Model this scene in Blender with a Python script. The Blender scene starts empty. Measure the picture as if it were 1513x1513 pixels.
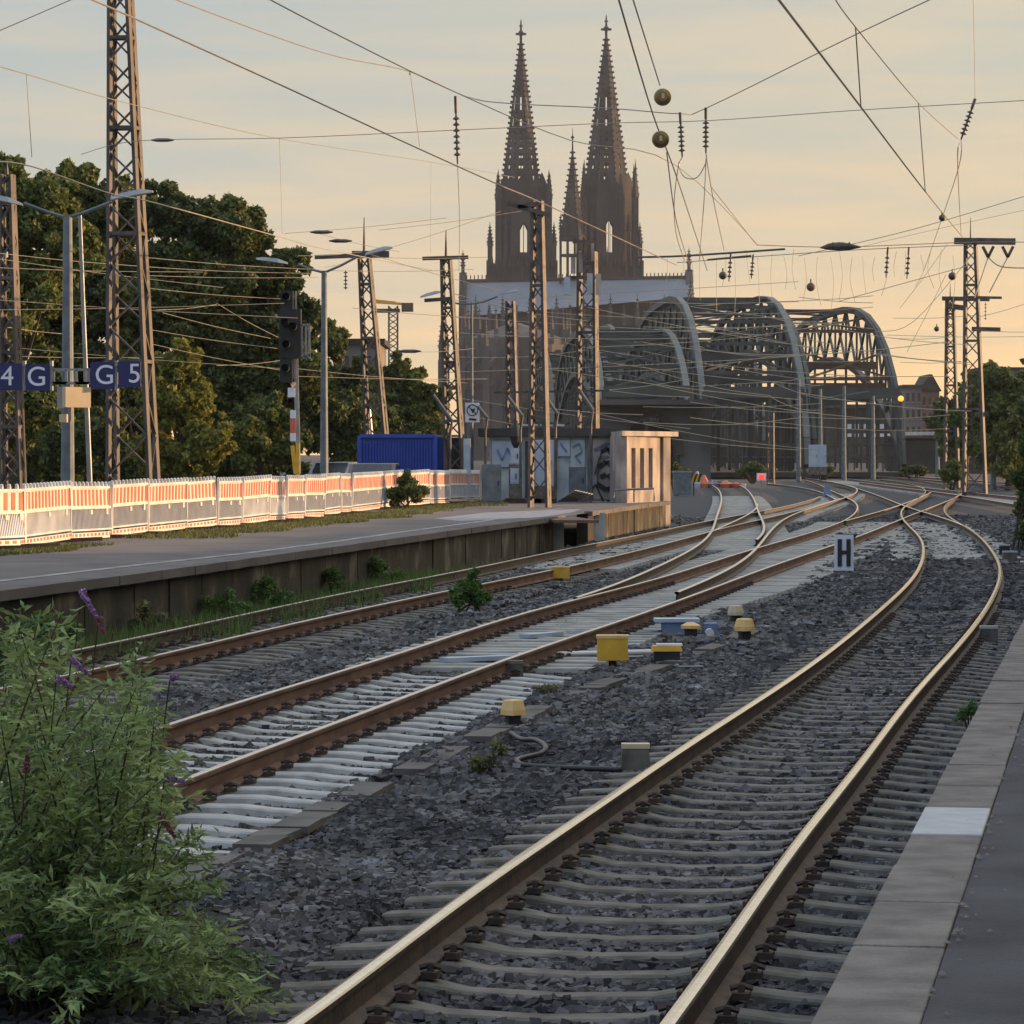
import bpy, math, random
import numpy as np
from mathutils import Vector
rad = math.radians
random.seed(7); RN = np.random.default_rng(11)
sc = bpy.context.scene
COL = sc.collection

# ------------------------------------------------------------------ camera, world, sun, exposure
FPX, HY, CZ = 5000.0, 670.0, 2.2          # focal length in photo pixels, horizon row, eye height above rail top
cam = bpy.data.cameras.new('camera'); co = bpy.data.objects.new('camera', cam); COL.objects.link(co)
co.location = (0, 0, CZ); co.rotation_euler = (rad(90), 0, 0)
cam.sensor_width = 36; cam.lens = FPX / 1513 * 36; cam.shift_y = -(756.5 - HY) / 1513
cam.clip_start = 0.5; cam.clip_end = 6000
sc.camera = co
HAZE = 0.00006
SUN_AZ, SUN_EL = 72.0, 6.0                # degrees right of the view axis (+Y), above the horizon
sv = Vector((math.sin(rad(SUN_AZ)) * math.cos(rad(SUN_EL)), math.cos(rad(SUN_AZ)) * math.cos(rad(SUN_EL)), math.sin(rad(SUN_EL))))
sl = bpy.data.lights.new('sun', 'SUN'); sl.energy = 5.0; sl.angle = rad(0.5); sl.color = (1.0, 0.60, 0.30)
so = bpy.data.objects.new('sun', sl); COL.objects.link(so); so.rotation_euler = sv.to_track_quat('Z', 'Y').to_euler(); so.location = (30, 10, 40)
w = bpy.data.worlds.new('World'); sc.world = w; w.use_nodes = True
nt = w.node_tree; nt.nodes.clear()
def wn(t, **k):
    n = nt.nodes.new(t)
    for a, b in k.items(): setattr(n, a, b)
    return n
L = nt.links.new
wo = wn('ShaderNodeOutputWorld'); bg = wn('ShaderNodeBackground'); L(bg.outputs[0], wo.inputs[0])
sky = wn('ShaderNodeTexSky', sky_type='NISHITA'); sky.sun_disc = False
sky.sun_elevation = rad(SUN_EL); sky.sun_rotation = rad(SUN_AZ); sky.dust_density = 2.0; sky.air_density = 1.2
skm = wn('ShaderNodeVectorMath', operation='SCALE'); L(sky.outputs[0], skm.inputs[0]); skm.inputs['Scale'].default_value = 0.10
tc = wn('ShaderNodeTexCoord'); sep = wn('ShaderNodeSeparateXYZ'); L(tc.outputs['Generated'], sep.inputs[0])
rp = wn('ShaderNodeValToRGB'); L(sep.outputs['Z'], rp.inputs[0])
cr = rp.color_ramp
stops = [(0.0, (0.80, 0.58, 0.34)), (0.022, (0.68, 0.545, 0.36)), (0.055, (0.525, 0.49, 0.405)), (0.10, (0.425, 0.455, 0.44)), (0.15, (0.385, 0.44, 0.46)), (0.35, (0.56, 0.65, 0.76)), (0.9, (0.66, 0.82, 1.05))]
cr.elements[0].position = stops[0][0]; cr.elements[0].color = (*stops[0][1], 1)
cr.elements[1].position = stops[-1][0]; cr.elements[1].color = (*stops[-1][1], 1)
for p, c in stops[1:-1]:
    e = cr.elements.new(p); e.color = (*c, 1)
# warmer towards the sunset on the right: azimuth factor by x
az = wn('ShaderNodeMapRange'); L(sep.outputs['X'], az.inputs[0]); az.inputs[1].default_value = -0.15; az.inputs[2].default_value = 0.75
warm = wn('ShaderNodeMix', data_type='RGBA', blend_type='MULTIPLY'); L(az.outputs[0], warm.inputs[0]); L(rp.outputs[0], warm.inputs[6]); warm.inputs[7].default_value = (1.55, 1.18, 0.74, 1)
# thin horizontal cloud streaks
mp = wn('ShaderNodeMapping'); L(tc.outputs['Generated'], mp.inputs[0]); mp.inputs['Scale'].default_value = (7, 7, 75); mp.inputs['Rotation'].default_value = (0.0, rad(7), 0)
ns = wn('ShaderNodeTexNoise'); L(mp.outputs[0], ns.inputs[0]); ns.inputs['Scale'].default_value = 1.0; ns.inputs['Detail'].default_value = 5; ns.inputs['Roughness'].default_value = 0.55; ns.inputs['Distortion'].default_value = 0.6
nr = wn('ShaderNodeMapRange'); L(ns.outputs[0], nr.inputs[0]); nr.inputs[1].default_value = 0.40; nr.inputs[2].default_value = 0.66; nr.inputs[4].default_value = 1.0
cl = wn('ShaderNodeMix', data_type='RGBA', blend_type='MIX'); L(nr.outputs[0], cl.inputs[0]); L(warm.outputs[2], cl.inputs[6])
clc = wn('ShaderNodeMix', data_type='RGBA', blend_type='MULTIPLY'); clc.inputs[0].default_value = 1.0; L(warm.outputs[2], clc.inputs[6]); clc.inputs[7].default_value = (1.24, 1.08, 0.94, 1)
L(clc.outputs[2], cl.inputs[7])
mx = wn('ShaderNodeMix', data_type='RGBA'); mx.inputs[0].default_value = 0.88; L(skm.outputs[0], mx.inputs[6]); L(cl.outputs[2], mx.inputs[7])
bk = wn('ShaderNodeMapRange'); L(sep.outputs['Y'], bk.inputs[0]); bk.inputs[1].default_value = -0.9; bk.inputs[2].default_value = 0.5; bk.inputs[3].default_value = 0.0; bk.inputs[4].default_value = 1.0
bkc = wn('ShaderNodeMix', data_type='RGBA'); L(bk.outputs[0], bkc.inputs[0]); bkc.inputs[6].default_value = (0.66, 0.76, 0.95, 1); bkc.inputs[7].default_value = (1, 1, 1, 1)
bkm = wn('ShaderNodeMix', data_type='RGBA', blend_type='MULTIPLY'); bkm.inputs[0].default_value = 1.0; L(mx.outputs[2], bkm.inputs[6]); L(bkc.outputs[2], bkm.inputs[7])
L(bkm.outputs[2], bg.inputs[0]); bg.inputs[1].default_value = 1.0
sc.view_settings.view_transform = 'Standard'; sc.view_settings.look = 'None'; sc.view_settings.gamma = 1; sc.view_settings.exposure = 0.38
sc.cycles.max_bounces = 5; sc.cycles.transparent_max_bounces = 12

# ------------------------------------------------------------------ helpers
def P(px, py, Y): return Vector(((px - 756.5) * Y / FPX, Y, CZ - (py - HY) * Y / FPX))
def G(px, py, z=0.0):
    Y = FPX * (CZ - z) / (py - HY); return Vector(((px - 756.5) * Y / FPX, Y, z))
def X(px, Y): return (px - 756.5) * Y / FPX
def Z(py, Y): return CZ - (py - HY) * Y / FPX

def mat(name, c1, c2=None, scale=5.0, rough=0.8, metal=0.0, detail=6, bump=0.0, bscale=None, stretch=None, lo=0.35, hi=0.65, c3=None, island=0.0, spec=None, coat=0, trans=0.0, emit=None, coords='Object'):
    m = bpy.data.materials.new(name); m.use_nodes = True; t = m.node_tree; b = t.nodes['Principled BSDF']; K = t.links.new
    b.inputs['Roughness'].default_value = rough; b.inputs['Metallic'].default_value = metal
    if spec is not None: b.inputs['Specular IOR Level'].default_value = spec
    if coat: b.inputs['Coat Weight'].default_value = coat
    if c2 is None: c2 = tuple(x * 0.8 for x in c1)
    tcn = t.nodes.new('ShaderNodeTexCoord'); mpn = t.nodes.new('ShaderNodeMapping'); K(tcn.outputs[coords], mpn.inputs[0])
    if stretch: mpn.inputs['Scale'].default_value = stretch
    n = t.nodes.new('ShaderNodeTexNoise'); K(mpn.outputs[0], n.inputs[0]); n.inputs['Scale'].default_value = scale; n.inputs['Detail'].default_value = detail
    r = t.nodes.new('ShaderNodeValToRGB'); K(n.outputs[0], r.inputs[0])
    r.color_ramp.elements[0].position = lo; r.color_ramp.elements[0].color = (*c1, 1)
    r.color_ramp.elements[1].position = hi; r.color_ramp.elements[1].color = (*c2, 1)
    if c3:
        e = r.color_ramp.elements.new((lo + hi) / 2); e.color = (*c3, 1)
    outc = r.outputs[0]
    if island:
        g = t.nodes.new('ShaderNodeNewGeometry'); mr = t.nodes.new('ShaderNodeMapRange'); K(g.outputs['Random Per Island'], mr.inputs[0])
        mr.inputs[3].default_value = 1 - island; mr.inputs[4].default_value = 1 + island
        vm = t.nodes.new('ShaderNodeVectorMath'); vm.operation = 'SCALE'; K(outc, vm.inputs[0]); K(mr.outputs[0], vm.inputs['Scale']); outc = vm.outputs[0]
    K(outc, b.inputs['Base Color'])
    if trans:
        tr = t.nodes.new('ShaderNodeBsdfTranslucent'); K(outc, tr.inputs[0]); ms = t.nodes.new('ShaderNodeMixShader'); ms.inputs[0].default_value = trans
        K(b.outputs[0], ms.inputs[1]); K(tr.outputs[0], ms.inputs[2]); K(ms.outputs[0], t.nodes['Material Output'].inputs[0])
    if bump:
        n2 = t.nodes.new('ShaderNodeTexNoise'); K(mpn.outputs[0], n2.inputs[0]); n2.inputs['Scale'].default_value = bscale or scale * 4; n2.inputs['Detail'].default_value = 5
        bp = t.nodes.new('ShaderNodeBump'); bp.inputs['Strength'].default_value = bump; bp.inputs['Distance'].default_value = 0.02; K(n2.outputs[0], bp.inputs['Height']); K(bp.outputs[0], b.inputs['Normal'])
    if emit: b.inputs['Emission Color'].default_value = (*emit[0], 1); b.inputs['Emission Strength'].default_value = emit[1]
    return m

class MB:
    def __init__(s): s.v = []; s.f = []; s.m = []
    def add(s, vs, fs, mi=0):
        o = len(s.v); s.v += [tuple(v) for v in vs]; s.f += [tuple(i + o for i in f) for f in fs]; s.m += [mi] * len(fs); return s
    def box(s, c, d, rz=0.0, mi=0, taper=1.0):
        hx, hy, hz = d[0] / 2, d[1] / 2, d[2] / 2; cs, sn = math.cos(rz), math.sin(rz); vs = []
        for z in (-1, 1):
            k = taper if z > 0 else 1
            for x, y in ((-1, -1), (1, -1), (1, 1), (-1, 1)):
                a, b = x * hx * k, y * hy * k; vs.append((c[0] + a * cs - b * sn, c[1] + a * sn + b * cs, c[2] + z * hz))
        return s.add(vs, [(3, 2, 1, 0), (4, 5, 6, 7), (0, 1, 5, 4), (1, 2, 6, 5), (2, 3, 7, 6), (3, 0, 4, 7)], mi)
    def bar(s, p, q, w, h=None, mi=0, up=(0, 0, 1)):
        p = Vector(p); q = Vector(q); h = h or w; d = (q - p)
        if d.length < 1e-6: return s
        d.normalize(); u = Vector(up)
        if abs(d.dot(u)) > 0.95: u = Vector((0, 1, 0))
        a = d.cross(u).normalized(); b = a.cross(d).normalized(); vs = []
        for o in (p, q):
            for x, y in ((-1, -1), (1, -1), (1, 1), (-1, 1)): vs.append(o + a * (x * w / 2) + b * (y * h / 2))
        return s.add(vs, [(3, 2, 1, 0), (4, 5, 6, 7), (0, 1, 5, 4), (1, 2, 6, 5), (2, 3, 7, 6), (3, 0, 4, 7)], mi)
    def tube(s, pts, r, n=6, mi=0, cap=True):
        pts = [Vector(p) for p in pts]; k = len(pts); rs = r if hasattr(r, '__len__') else [r] * k; vs = []
        for i, p in enumerate(pts):
            d = (pts[min(i + 1, k - 1)] - pts[max(i - 1, 0)])
            if d.length < 1e-9: d = Vector((0, 0, 1))
            d.normalize(); u = Vector((0, 0, 1)) if abs(d.z) < 0.9 else Vector((0, 1, 0))
            a = d.cross(u).normalized(); b = a.cross(d)
            for j in range(n):
                t = 2 * math.pi * j / n; vs.append(p + (a * math.cos(t) + b * math.sin(t)) * rs[i])
        fs = [(i * n + j, i * n + (j + 1) % n, (i + 1) * n + (j + 1) % n, (i + 1) * n + j) for i in range(k - 1) for j in range(n)]
        if cap: fs += [tuple(range(n))[::-1], tuple((k - 1) * n + j for j in range(n))]
        return s.add(vs, fs, mi)
    def lathe(s, c, prof, n=12, mi=0):
        vs = [(c[0] + r * math.cos(2 * math.pi * j / n), c[1] + r * math.sin(2 * math.pi * j / n), c[2] + z) for r, z in prof for j in range(n)]
        k = len(prof); fs = [(i * n + j, i * n + (j + 1) % n, (i + 1) * n + (j + 1) % n, (i + 1) * n + j) for i in range(k - 1) for j in range(n)]
        fs += [tuple(range(n))[::-1], tuple((k - 1) * n + j for j in range(n))]
        return s.add(vs, fs, mi)
    def prism(s, poly, a, b, axis='y', mi=0):
        n = len(poly)
        def q(u, v, w_): return {'y': (u, w_, v), 'x': (w_, u, v), 'z': (u, v, w_)}[axis]
        vs = [q(u, v, a) for u, v in poly] + [q(u, v, b) for u, v in poly]
        return s.add(vs, [tuple(range(n)), tuple(range(n, 2 * n))[::-1]] + [(i, (i + 1) % n, (i + 1) % n + n, i + n)[::-1] for i in range(n)], mi)
    def sphere(s, c, r, mi=0, n=10, sq=1.0):
        prof = [(max(r * math.sin(math.pi * i / 8), 1e-4), -r * math.cos(math.pi * i / 8) * sq) for i in range(9)]
        return s.lathe(c, prof, n, mi)
    def build(s, name, mats, parent=None, smooth=False):
        me = bpy.data.meshes.new(name); me.from_pydata(s.v, [], s.f)
        mats = mats if isinstance(mats, (list, tuple)) else [mats]
        for m in mats: me.materials.append(m)
        if len(mats) > 1: me.polygons.foreach_set('material_index', s.m)
        if smooth: me.polygons.foreach_set('use_smooth', [True] * len(me.polygons))
        me.update(); return link(name, me, parent)

def link(name, me, parent=None):
    o = bpy.data.objects.new(name, me); COL.objects.link(o)
    if parent:
        o.parent = parent
        if parent.type == 'EMPTY' and not parent.get('_local'): o.location = -parent.location
    return o
def npmesh(name, v, f, mats, parent=None, mi=None, smooth=False):
    v = np.asarray(v, np.float32); f = np.asarray(f, np.int32); me = bpy.data.meshes.new(name)
    me.vertices.add(len(v)); me.vertices.foreach_set('co', v.ravel()); k = f.shape[1]
    me.loops.add(f.size); me.loops.foreach_set('vertex_index', f.ravel()); me.polygons.add(len(f))
    me.polygons.foreach_set('loop_start', np.arange(0, f.size, k, dtype=np.int32))
    for m in (mats if isinstance(mats, (list, tuple)) else [mats]): me.materials.append(m)
    if mi is not None: me.polygons.foreach_set('material_index', np.asarray(mi, np.int32))
    me.polygons.foreach_set('use_smooth', np.full(len(f), smooth))
    me.update(calc_edges=True); me.validate(); return link(name, me, parent)
def tag(o, label=None, cat=None, group=None, kind=None):
    if label: o['label'] = label
    if cat: o['category'] = cat
    if group: o['group'] = group
    if kind: o['kind'] = kind
    return o
def thing(name, label, cat, loc=(0, 0, 0), group=None, local=False):
    o = bpy.data.objects.new(name, None); COL.objects.link(o); o.location = loc; o.empty_display_size = 0.2
    if local: o['_local'] = 1
    return tag(o, label, cat, group)
def dup(root, loc, rz=0.0, label=None, group=None, scale=None):
    r = root.copy(); COL.objects.link(r); r.location = loc; r.rotation_euler = (0, 0, rz)
    if scale: r.scale = scale
    if label: r['label'] = label
    if group: r['group'] = group
    for ch in list(root.children):
        c = ch.copy(); COL.objects.link(c); c.parent = r
        for g in list(ch.children):
            d = g.copy(); COL.objects.link(d); d.parent = c
    return r

# ------------------------------------------------------------------ materials
M = {}
M['ground'] = mat('ballast_bed', (0.028, 0.031, 0.036), (0.075, 0.080, 0.088), 9, 0.95, bump=1.0, bscale=28, c3=(0.036, 0.036, 0.040))
M['stone'] = mat('ballast_stone', (0.055, 0.063, 0.075), (0.16, 0.17, 0.185), 2.2, 0.9, island=0.85, lo=0.3, hi=0.75, c3=(0.085, 0.078, 0.072))
M['stone_dark'] = mat('ballast_stone_dark', (0.034, 0.034, 0.037), (0.105, 0.100, 0.102), 1.1, 0.9, island=0.8)
M['railhead'] = mat('polished_rail', (0.82, 0.72, 0.58), (0.92, 0.83, 0.70), 12, 0.15, 1.0)
M['railhead_dull'] = mat('worn_rail', (0.55, 0.49, 0.42), (0.68, 0.61, 0.53), 12, 0.32, 1.0)
M['rust'] = mat('rusty_steel', (0.095, 0.050, 0.036), (0.18, 0.10, 0.066), 6, 0.85, bump=0.3, stretch=(1, 0.3, 1))
M['rust_dark'] = mat('dark_rusty_steel', (0.035, 0.026, 0.022), (0.09, 0.055, 0.038), 6, 0.7, bump=0.3)
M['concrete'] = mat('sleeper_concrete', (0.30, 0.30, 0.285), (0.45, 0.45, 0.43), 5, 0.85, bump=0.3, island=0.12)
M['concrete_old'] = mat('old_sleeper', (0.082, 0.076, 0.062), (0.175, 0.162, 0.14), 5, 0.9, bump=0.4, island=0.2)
M['trough'] = mat('trough_cover', (0.07, 0.064, 0.058), (0.13, 0.12, 0.11), 3, 0.9, bump=0.4, island=0.2)
M['turnout'] = mat('turnout_sleeper', (0.24, 0.235, 0.21), (0.38, 0.37, 0.34), 3, 0.9, bump=0.3, island=0.15)
M['coping'] = mat('coping_concrete', (0.135, 0.12, 0.11), (0.235, 0.21, 0.19), 5, 0.9, bump=0.8, bscale=70, island=0.12, detail=12)
M['coping_light'] = mat('new_slab', (0.36, 0.37, 0.38), (0.43, 0.44, 0.45), 9, 0.8)
M['asphalt'] = mat('asphalt', (0.030, 0.031, 0.040), (0.080, 0.080, 0.090), 1.3, 0.85, bump=0.9, bscale=90, detail=12)
M['asphalt_far'] = mat('old_asphalt', (0.085, 0.078, 0.080), (0.14, 0.125, 0.12), 0.7, 0.9, bump=0.4)
M['line'] = mat('worn_line', (0.16, 0.15, 0.15), (0.38, 0.37, 0.35), 3, 0.8)
M['wall_old'] = mat('mossy_wall', (0.030, 0.028, 0.022), (0.22, 0.195, 0.16), 1.0, 0.95, bump=1.0, bscale=14, stretch=(1.2, 1.2, 1.0), lo=0.38, hi=0.74, detail=10, c3=(0.060, 0.050, 0.038))
M['grass'] = mat('grass_blades', (0.10, 0.12, 0.035), (0.16, 0.17, 0.06), 0.5, 0.8, island=0.4, trans=0.25)
M['steel_grey'] = mat('grey_steel', (0.10, 0.13, 0.15), (0.17, 0.20, 0.22), 4, 0.55, 0.2)
M['galv'] = mat('galvanised', (0.22, 0.24, 0.26), (0.32, 0.34, 0.36), 3, 0.45, 0.5)
M['mast'] = mat('mast_steel', (0.05, 0.045, 0.045), (0.13, 0.11, 0.10), 3, 0.6, 0.2, bump=0.2)
M['mast_leg'] = mat('mast_leg_steel', (0.045, 0.044, 0.046), (0.115, 0.092, 0.078), 1.2, 0.6, 0.1, bump=0.2)
M['mast_grey'] = mat('mast_steel_grey', (0.10, 0.115, 0.125), (0.17, 0.18, 0.19), 3, 0.5, 0.3)
M['black'] = mat('black_paint', (0.012, 0.013, 0.015), (0.025, 0.026, 0.028), 4, 0.6)
M['wire'] = mat('wire', (0.24, 0.21, 0.17), (0.30, 0.26, 0.21), 4, 0.5, 0.0)
M['wire_bright'] = mat('wire_bright', (0.40, 0.34, 0.25), (0.48, 0.41, 0.30), 4, 0.45, 0.2)
M['brass'] = mat('brass_disc', (0.18, 0.12, 0.045), (0.26, 0.18, 0.07), 6, 0.4, 0.5)
M['white'] = mat('white_plastic', (0.62, 0.60, 0.57), (0.84, 0.83, 0.80), 1.5, 0.38)
M['red'] = mat('red_reflector', (0.50, 0.10, 0.055), (0.62, 0.20, 0.11), 1.2, 0.4)
M['fence_grey'] = mat('translucent_bars', (0.36, 0.37, 0.40), (0.45, 0.46, 0.48), 3, 0.5)
M['signblue'] = mat('sign_blue', (0.012, 0.018, 0.09), (0.016, 0.024, 0.12), 2, 0.5)
M['signwhite'] = mat('sign_white', (0.68, 0.72, 0.80), (0.74, 0.77, 0.84), 2, 0.5)
M['container'] = mat('blue_container', (0.02, 0.06, 0.36), (0.028, 0.08, 0.42), 1.5, 0.5)
M['cream'] = mat('cream_box', (0.50, 0.40, 0.26), (0.58, 0.48, 0.32), 3, 0.5)
M['cabinet'] = mat('cabinet_paint', (0.34, 0.42, 0.52), (0.44, 0.51, 0.60), 2, 0.55)
M['plaster'] = mat('stained_plaster', (0.24, 0.20, 0.19), (0.50, 0.43, 0.38), 1.6, 0.9, bump=0.3, stretch=(1, 1, 0.5), c3=(0.36, 0.31, 0.28))
M['plaster_pale'] = mat('pale_plaster', (0.30, 0.36, 0.38), (0.50, 0.55, 0.56), 1.6, 0.85)
M['glass'] = mat('dark_glass', (0.015, 0.017, 0.02), (0.03, 0.032, 0.035), 2, 0.12)
M['yellow'] = mat('yellow_paint', (0.60, 0.33, 0.025), (0.72, 0.43, 0.04), 6, 0.5)
M['yellow_pale'] = mat('faded_yellow', (0.68, 0.42, 0.14), (0.78, 0.54, 0.22), 6, 0.5)
M['bluepaint'] = mat('blue_machine', (0.09, 0.16, 0.30), (0.15, 0.23, 0.38), 4, 0.5)
M['graffiti'] = mat('graffiti_paint', (0.30, 0.25, 0.40), (0.55, 0.55, 0.60), 2.4, 0.7, c3=(0.10, 0.09, 0.12))
M['cath'] = mat('cathedral_stone', (0.037, 0.032, 0.034), (0.078, 0.064, 0.063), 0.12, 0.95, detail=9, bump=0.6, bscale=0.8)
M['cath_low'] = mat('cathedral_stone_pale', (0.06, 0.054, 0.054), (0.12, 0.105, 0.098), 0.08, 0.95, detail=9, stretch=(1, 1, .4))
M['lead'] = mat('lead_roof', (0.165, 0.195, 0.235), (0.22, 0.25, 0.295), 0.07, 0.65, stretch=(1, 1, .3))
M['bridge'] = mat('bridge_steel', (0.046, 0.052, 0.050), (0.080, 0.088, 0.084), 0.3, 0.7)
M['bridge_pale'] = mat('bridge_steel_pale', (0.085, 0.10, 0.10), (0.125, 0.14, 0.135), 0.4, 0.6)
M['bridge_brown'] = mat('bridge_steel_brown', (0.075, 0.050, 0.036), (0.12, 0.080, 0.055), 0.4, 0.7)
M['darkstone'] = mat('sooty_stone', (0.030, 0.030, 0.028), (0.075, 0.072, 0.066), 0.25, 0.95, bump=0.5)
M['portal_stone'] = mat('portal_stone', (0.06, 0.068, 0.072), (0.12, 0.128, 0.13), 0.3, 0.95, bump=0.5)
M['city'] = mat('city_facade', (0.16, 0.14, 0.14), (0.23, 0.20, 0.19), 0.1, 0.9)
M['bark'] = mat('bark', (0.045, 0.036, 0.026), (0.085, 0.068, 0.05), 3, 0.95, bump=0.5)
M['leaf'] = mat('leaves', (0.080, 0.118, 0.034), (0.18, 0.205, 0.05), 0.35, 0.75, island=0.5, trans=0.3)
M['leaf_dark'] = mat('leaves_dark', (0.060, 0.090, 0.032), (0.135, 0.16, 0.042), 0.35, 0.75, island=0.5, trans=0.25)
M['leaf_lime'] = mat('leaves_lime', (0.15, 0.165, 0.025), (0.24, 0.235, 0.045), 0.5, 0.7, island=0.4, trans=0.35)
M['leaf_bush'] = mat('leaves_butterfly_bush', (0.105, 0.185, 0.058), (0.27, 0.33, 0.12), 1.6, 0.6, island=0.5, trans=0.3)
M['leaf_weed'] = mat('leaves_weed', (0.07, 0.14, 0.03), (0.13, 0.20, 0.05), 3, 0.6, island=0.4, trans=0.3)
M['leaf_dry'] = mat('leaves_dry', (0.14, 0.15, 0.06), (0.20, 0.20, 0.09), 3, 0.7, island=0.4, trans=0.2)
M['purple'] = mat('purple_flower', (0.27, 0.16, 0.33), (0.42, 0.27, 0.47), 20, 0.8, island=0.3)
M['faded'] = mat('faded_flower', (0.22, 0.08, 0.11), (0.28, 0.13, 0.13), 20, 0.8, island=0.3)
M['cable'] = mat('cable', (0.015, 0.015, 0.016), (0.03, 0.03, 0.03), 4, 0.45)
M['orange_lamp'] = mat('lamp_lens', (0.8, 0.3, 0.05), (0.9, 0.4, 0.1), 4, 0.3, emit=((1.0, 0.38, 0.06), 1.3))
M['red_lamp'] = mat('red_lens', (0.8, 0.04, 0.02), (0.8, 0.05, 0.03), 4, 0.3, emit=((1.0, 0.05, 0.02), 1.2))

# ------------------------------------------------------------------ ground
GZ = -0.30
def sheet(name, pts, z, m, kind='structure', label=None, cat=None):
    b = MB(); b.add([(p[0], p[1], z) for p in pts], [tuple(range(len(pts)))]); o = b.build(name, m); return tag(o, label, cat, kind=kind)
sheet('ground', [(-900, -30), (900, -30), (900, 5000), (-900, 5000)], GZ, M['ground'])

# ------------------------------------------------------------------ rails (traced in the photo, laid on the plane of the rail heads)
def smooth_rail(pts, ymax=None, lam=0.02):
    p = np.array(pts, float); t = np.log(p[:, 1] - HY); n = 160
    g = np.linspace(t.min(), t.max(), n); A = np.zeros((len(t), n)); 
    u = (t - g[0]) / (g[1] - g[0]); i = np.clip(u.astype(int), 0, n - 2); fr = u - i
    A[np.arange(len(t)), i] = 1 - fr; A[np.arange(len(t)), i + 1] = fr
    D = np.diff(np.eye(n), 3, axis=0) * (n / (t.max() - t.min())) ** 3
    sol = np.linalg.lstsq(np.vstack([A, D * lam * (6.0 / n) ** 0.5 * 0.02]), np.concatenate([p[:, 0], np.zeros(len(D))]), rcond=None)[0]
    y = HY + np.exp(g); Y = FPX * CZ / (y - HY); Xw = (sol - 756.5) * Y / FPX
    q = np.stack([Xw, Y], 1); q = q[np.argsort(q[:, 1])]
    s = np.concatenate([[0], np.cumsum(np.hypot(*np.diff(q, axis=0).T))]); k = np.arange(0, s[-1], 0.3 if s[-1] < 60 else 0.6)
    return np.stack([np.interp(k, s, q[:, 0]), np.interp(k, s, q[:, 1])], 1)
PROF = [(-.075, -.172), (.075, -.172), (.075, -.160), (.012, -.135), (.009, -.045), (.034, -.036), (.036, -.012), (.029, -.004), (.012, 0), (-.012, 0), (-.029, -.004), (-.036, -.012), (-.034, -.036), (-.009, -.045), (-.012, -.135), (-.075, -.160)]
HEADF = {5, 6, 7, 8, 9}  # profile edges belonging to the running surface
def rail_mesh(q, parent, mats, z=0.0, heads=(6, 7, 8, 9, 10)):
    q = np.asarray(q); d = np.gradient(q, axis=0); d /= np.linalg.norm(d, axis=1)[:, None]; nrm = np.stack([d[:, 1], -d[:, 0]], 1)
    k = len(PROF); v = np.zeros((len(q), k, 3))
    for j, (a, h) in enumerate(PROF):
        v[:, j, 0] = q[:, 0] + nrm[:, 0] * a; v[:, j, 1] = q[:, 1] + nrm[:, 1] * a; v[:, j, 2] = z + h
    n = len(q); f = []; mi = []
    for i in range(n - 1):
        for j in range(k):
            f.append((i * k + j, (i + 1) * k + j, (i + 1) * k + (j + 1) % k, i * k + (j + 1) % k)); mi.append(0 if j in heads else 1)
    o = npmesh('rail', v.reshape(-1, 3), f, mats, parent, mi); 
    return o
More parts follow.
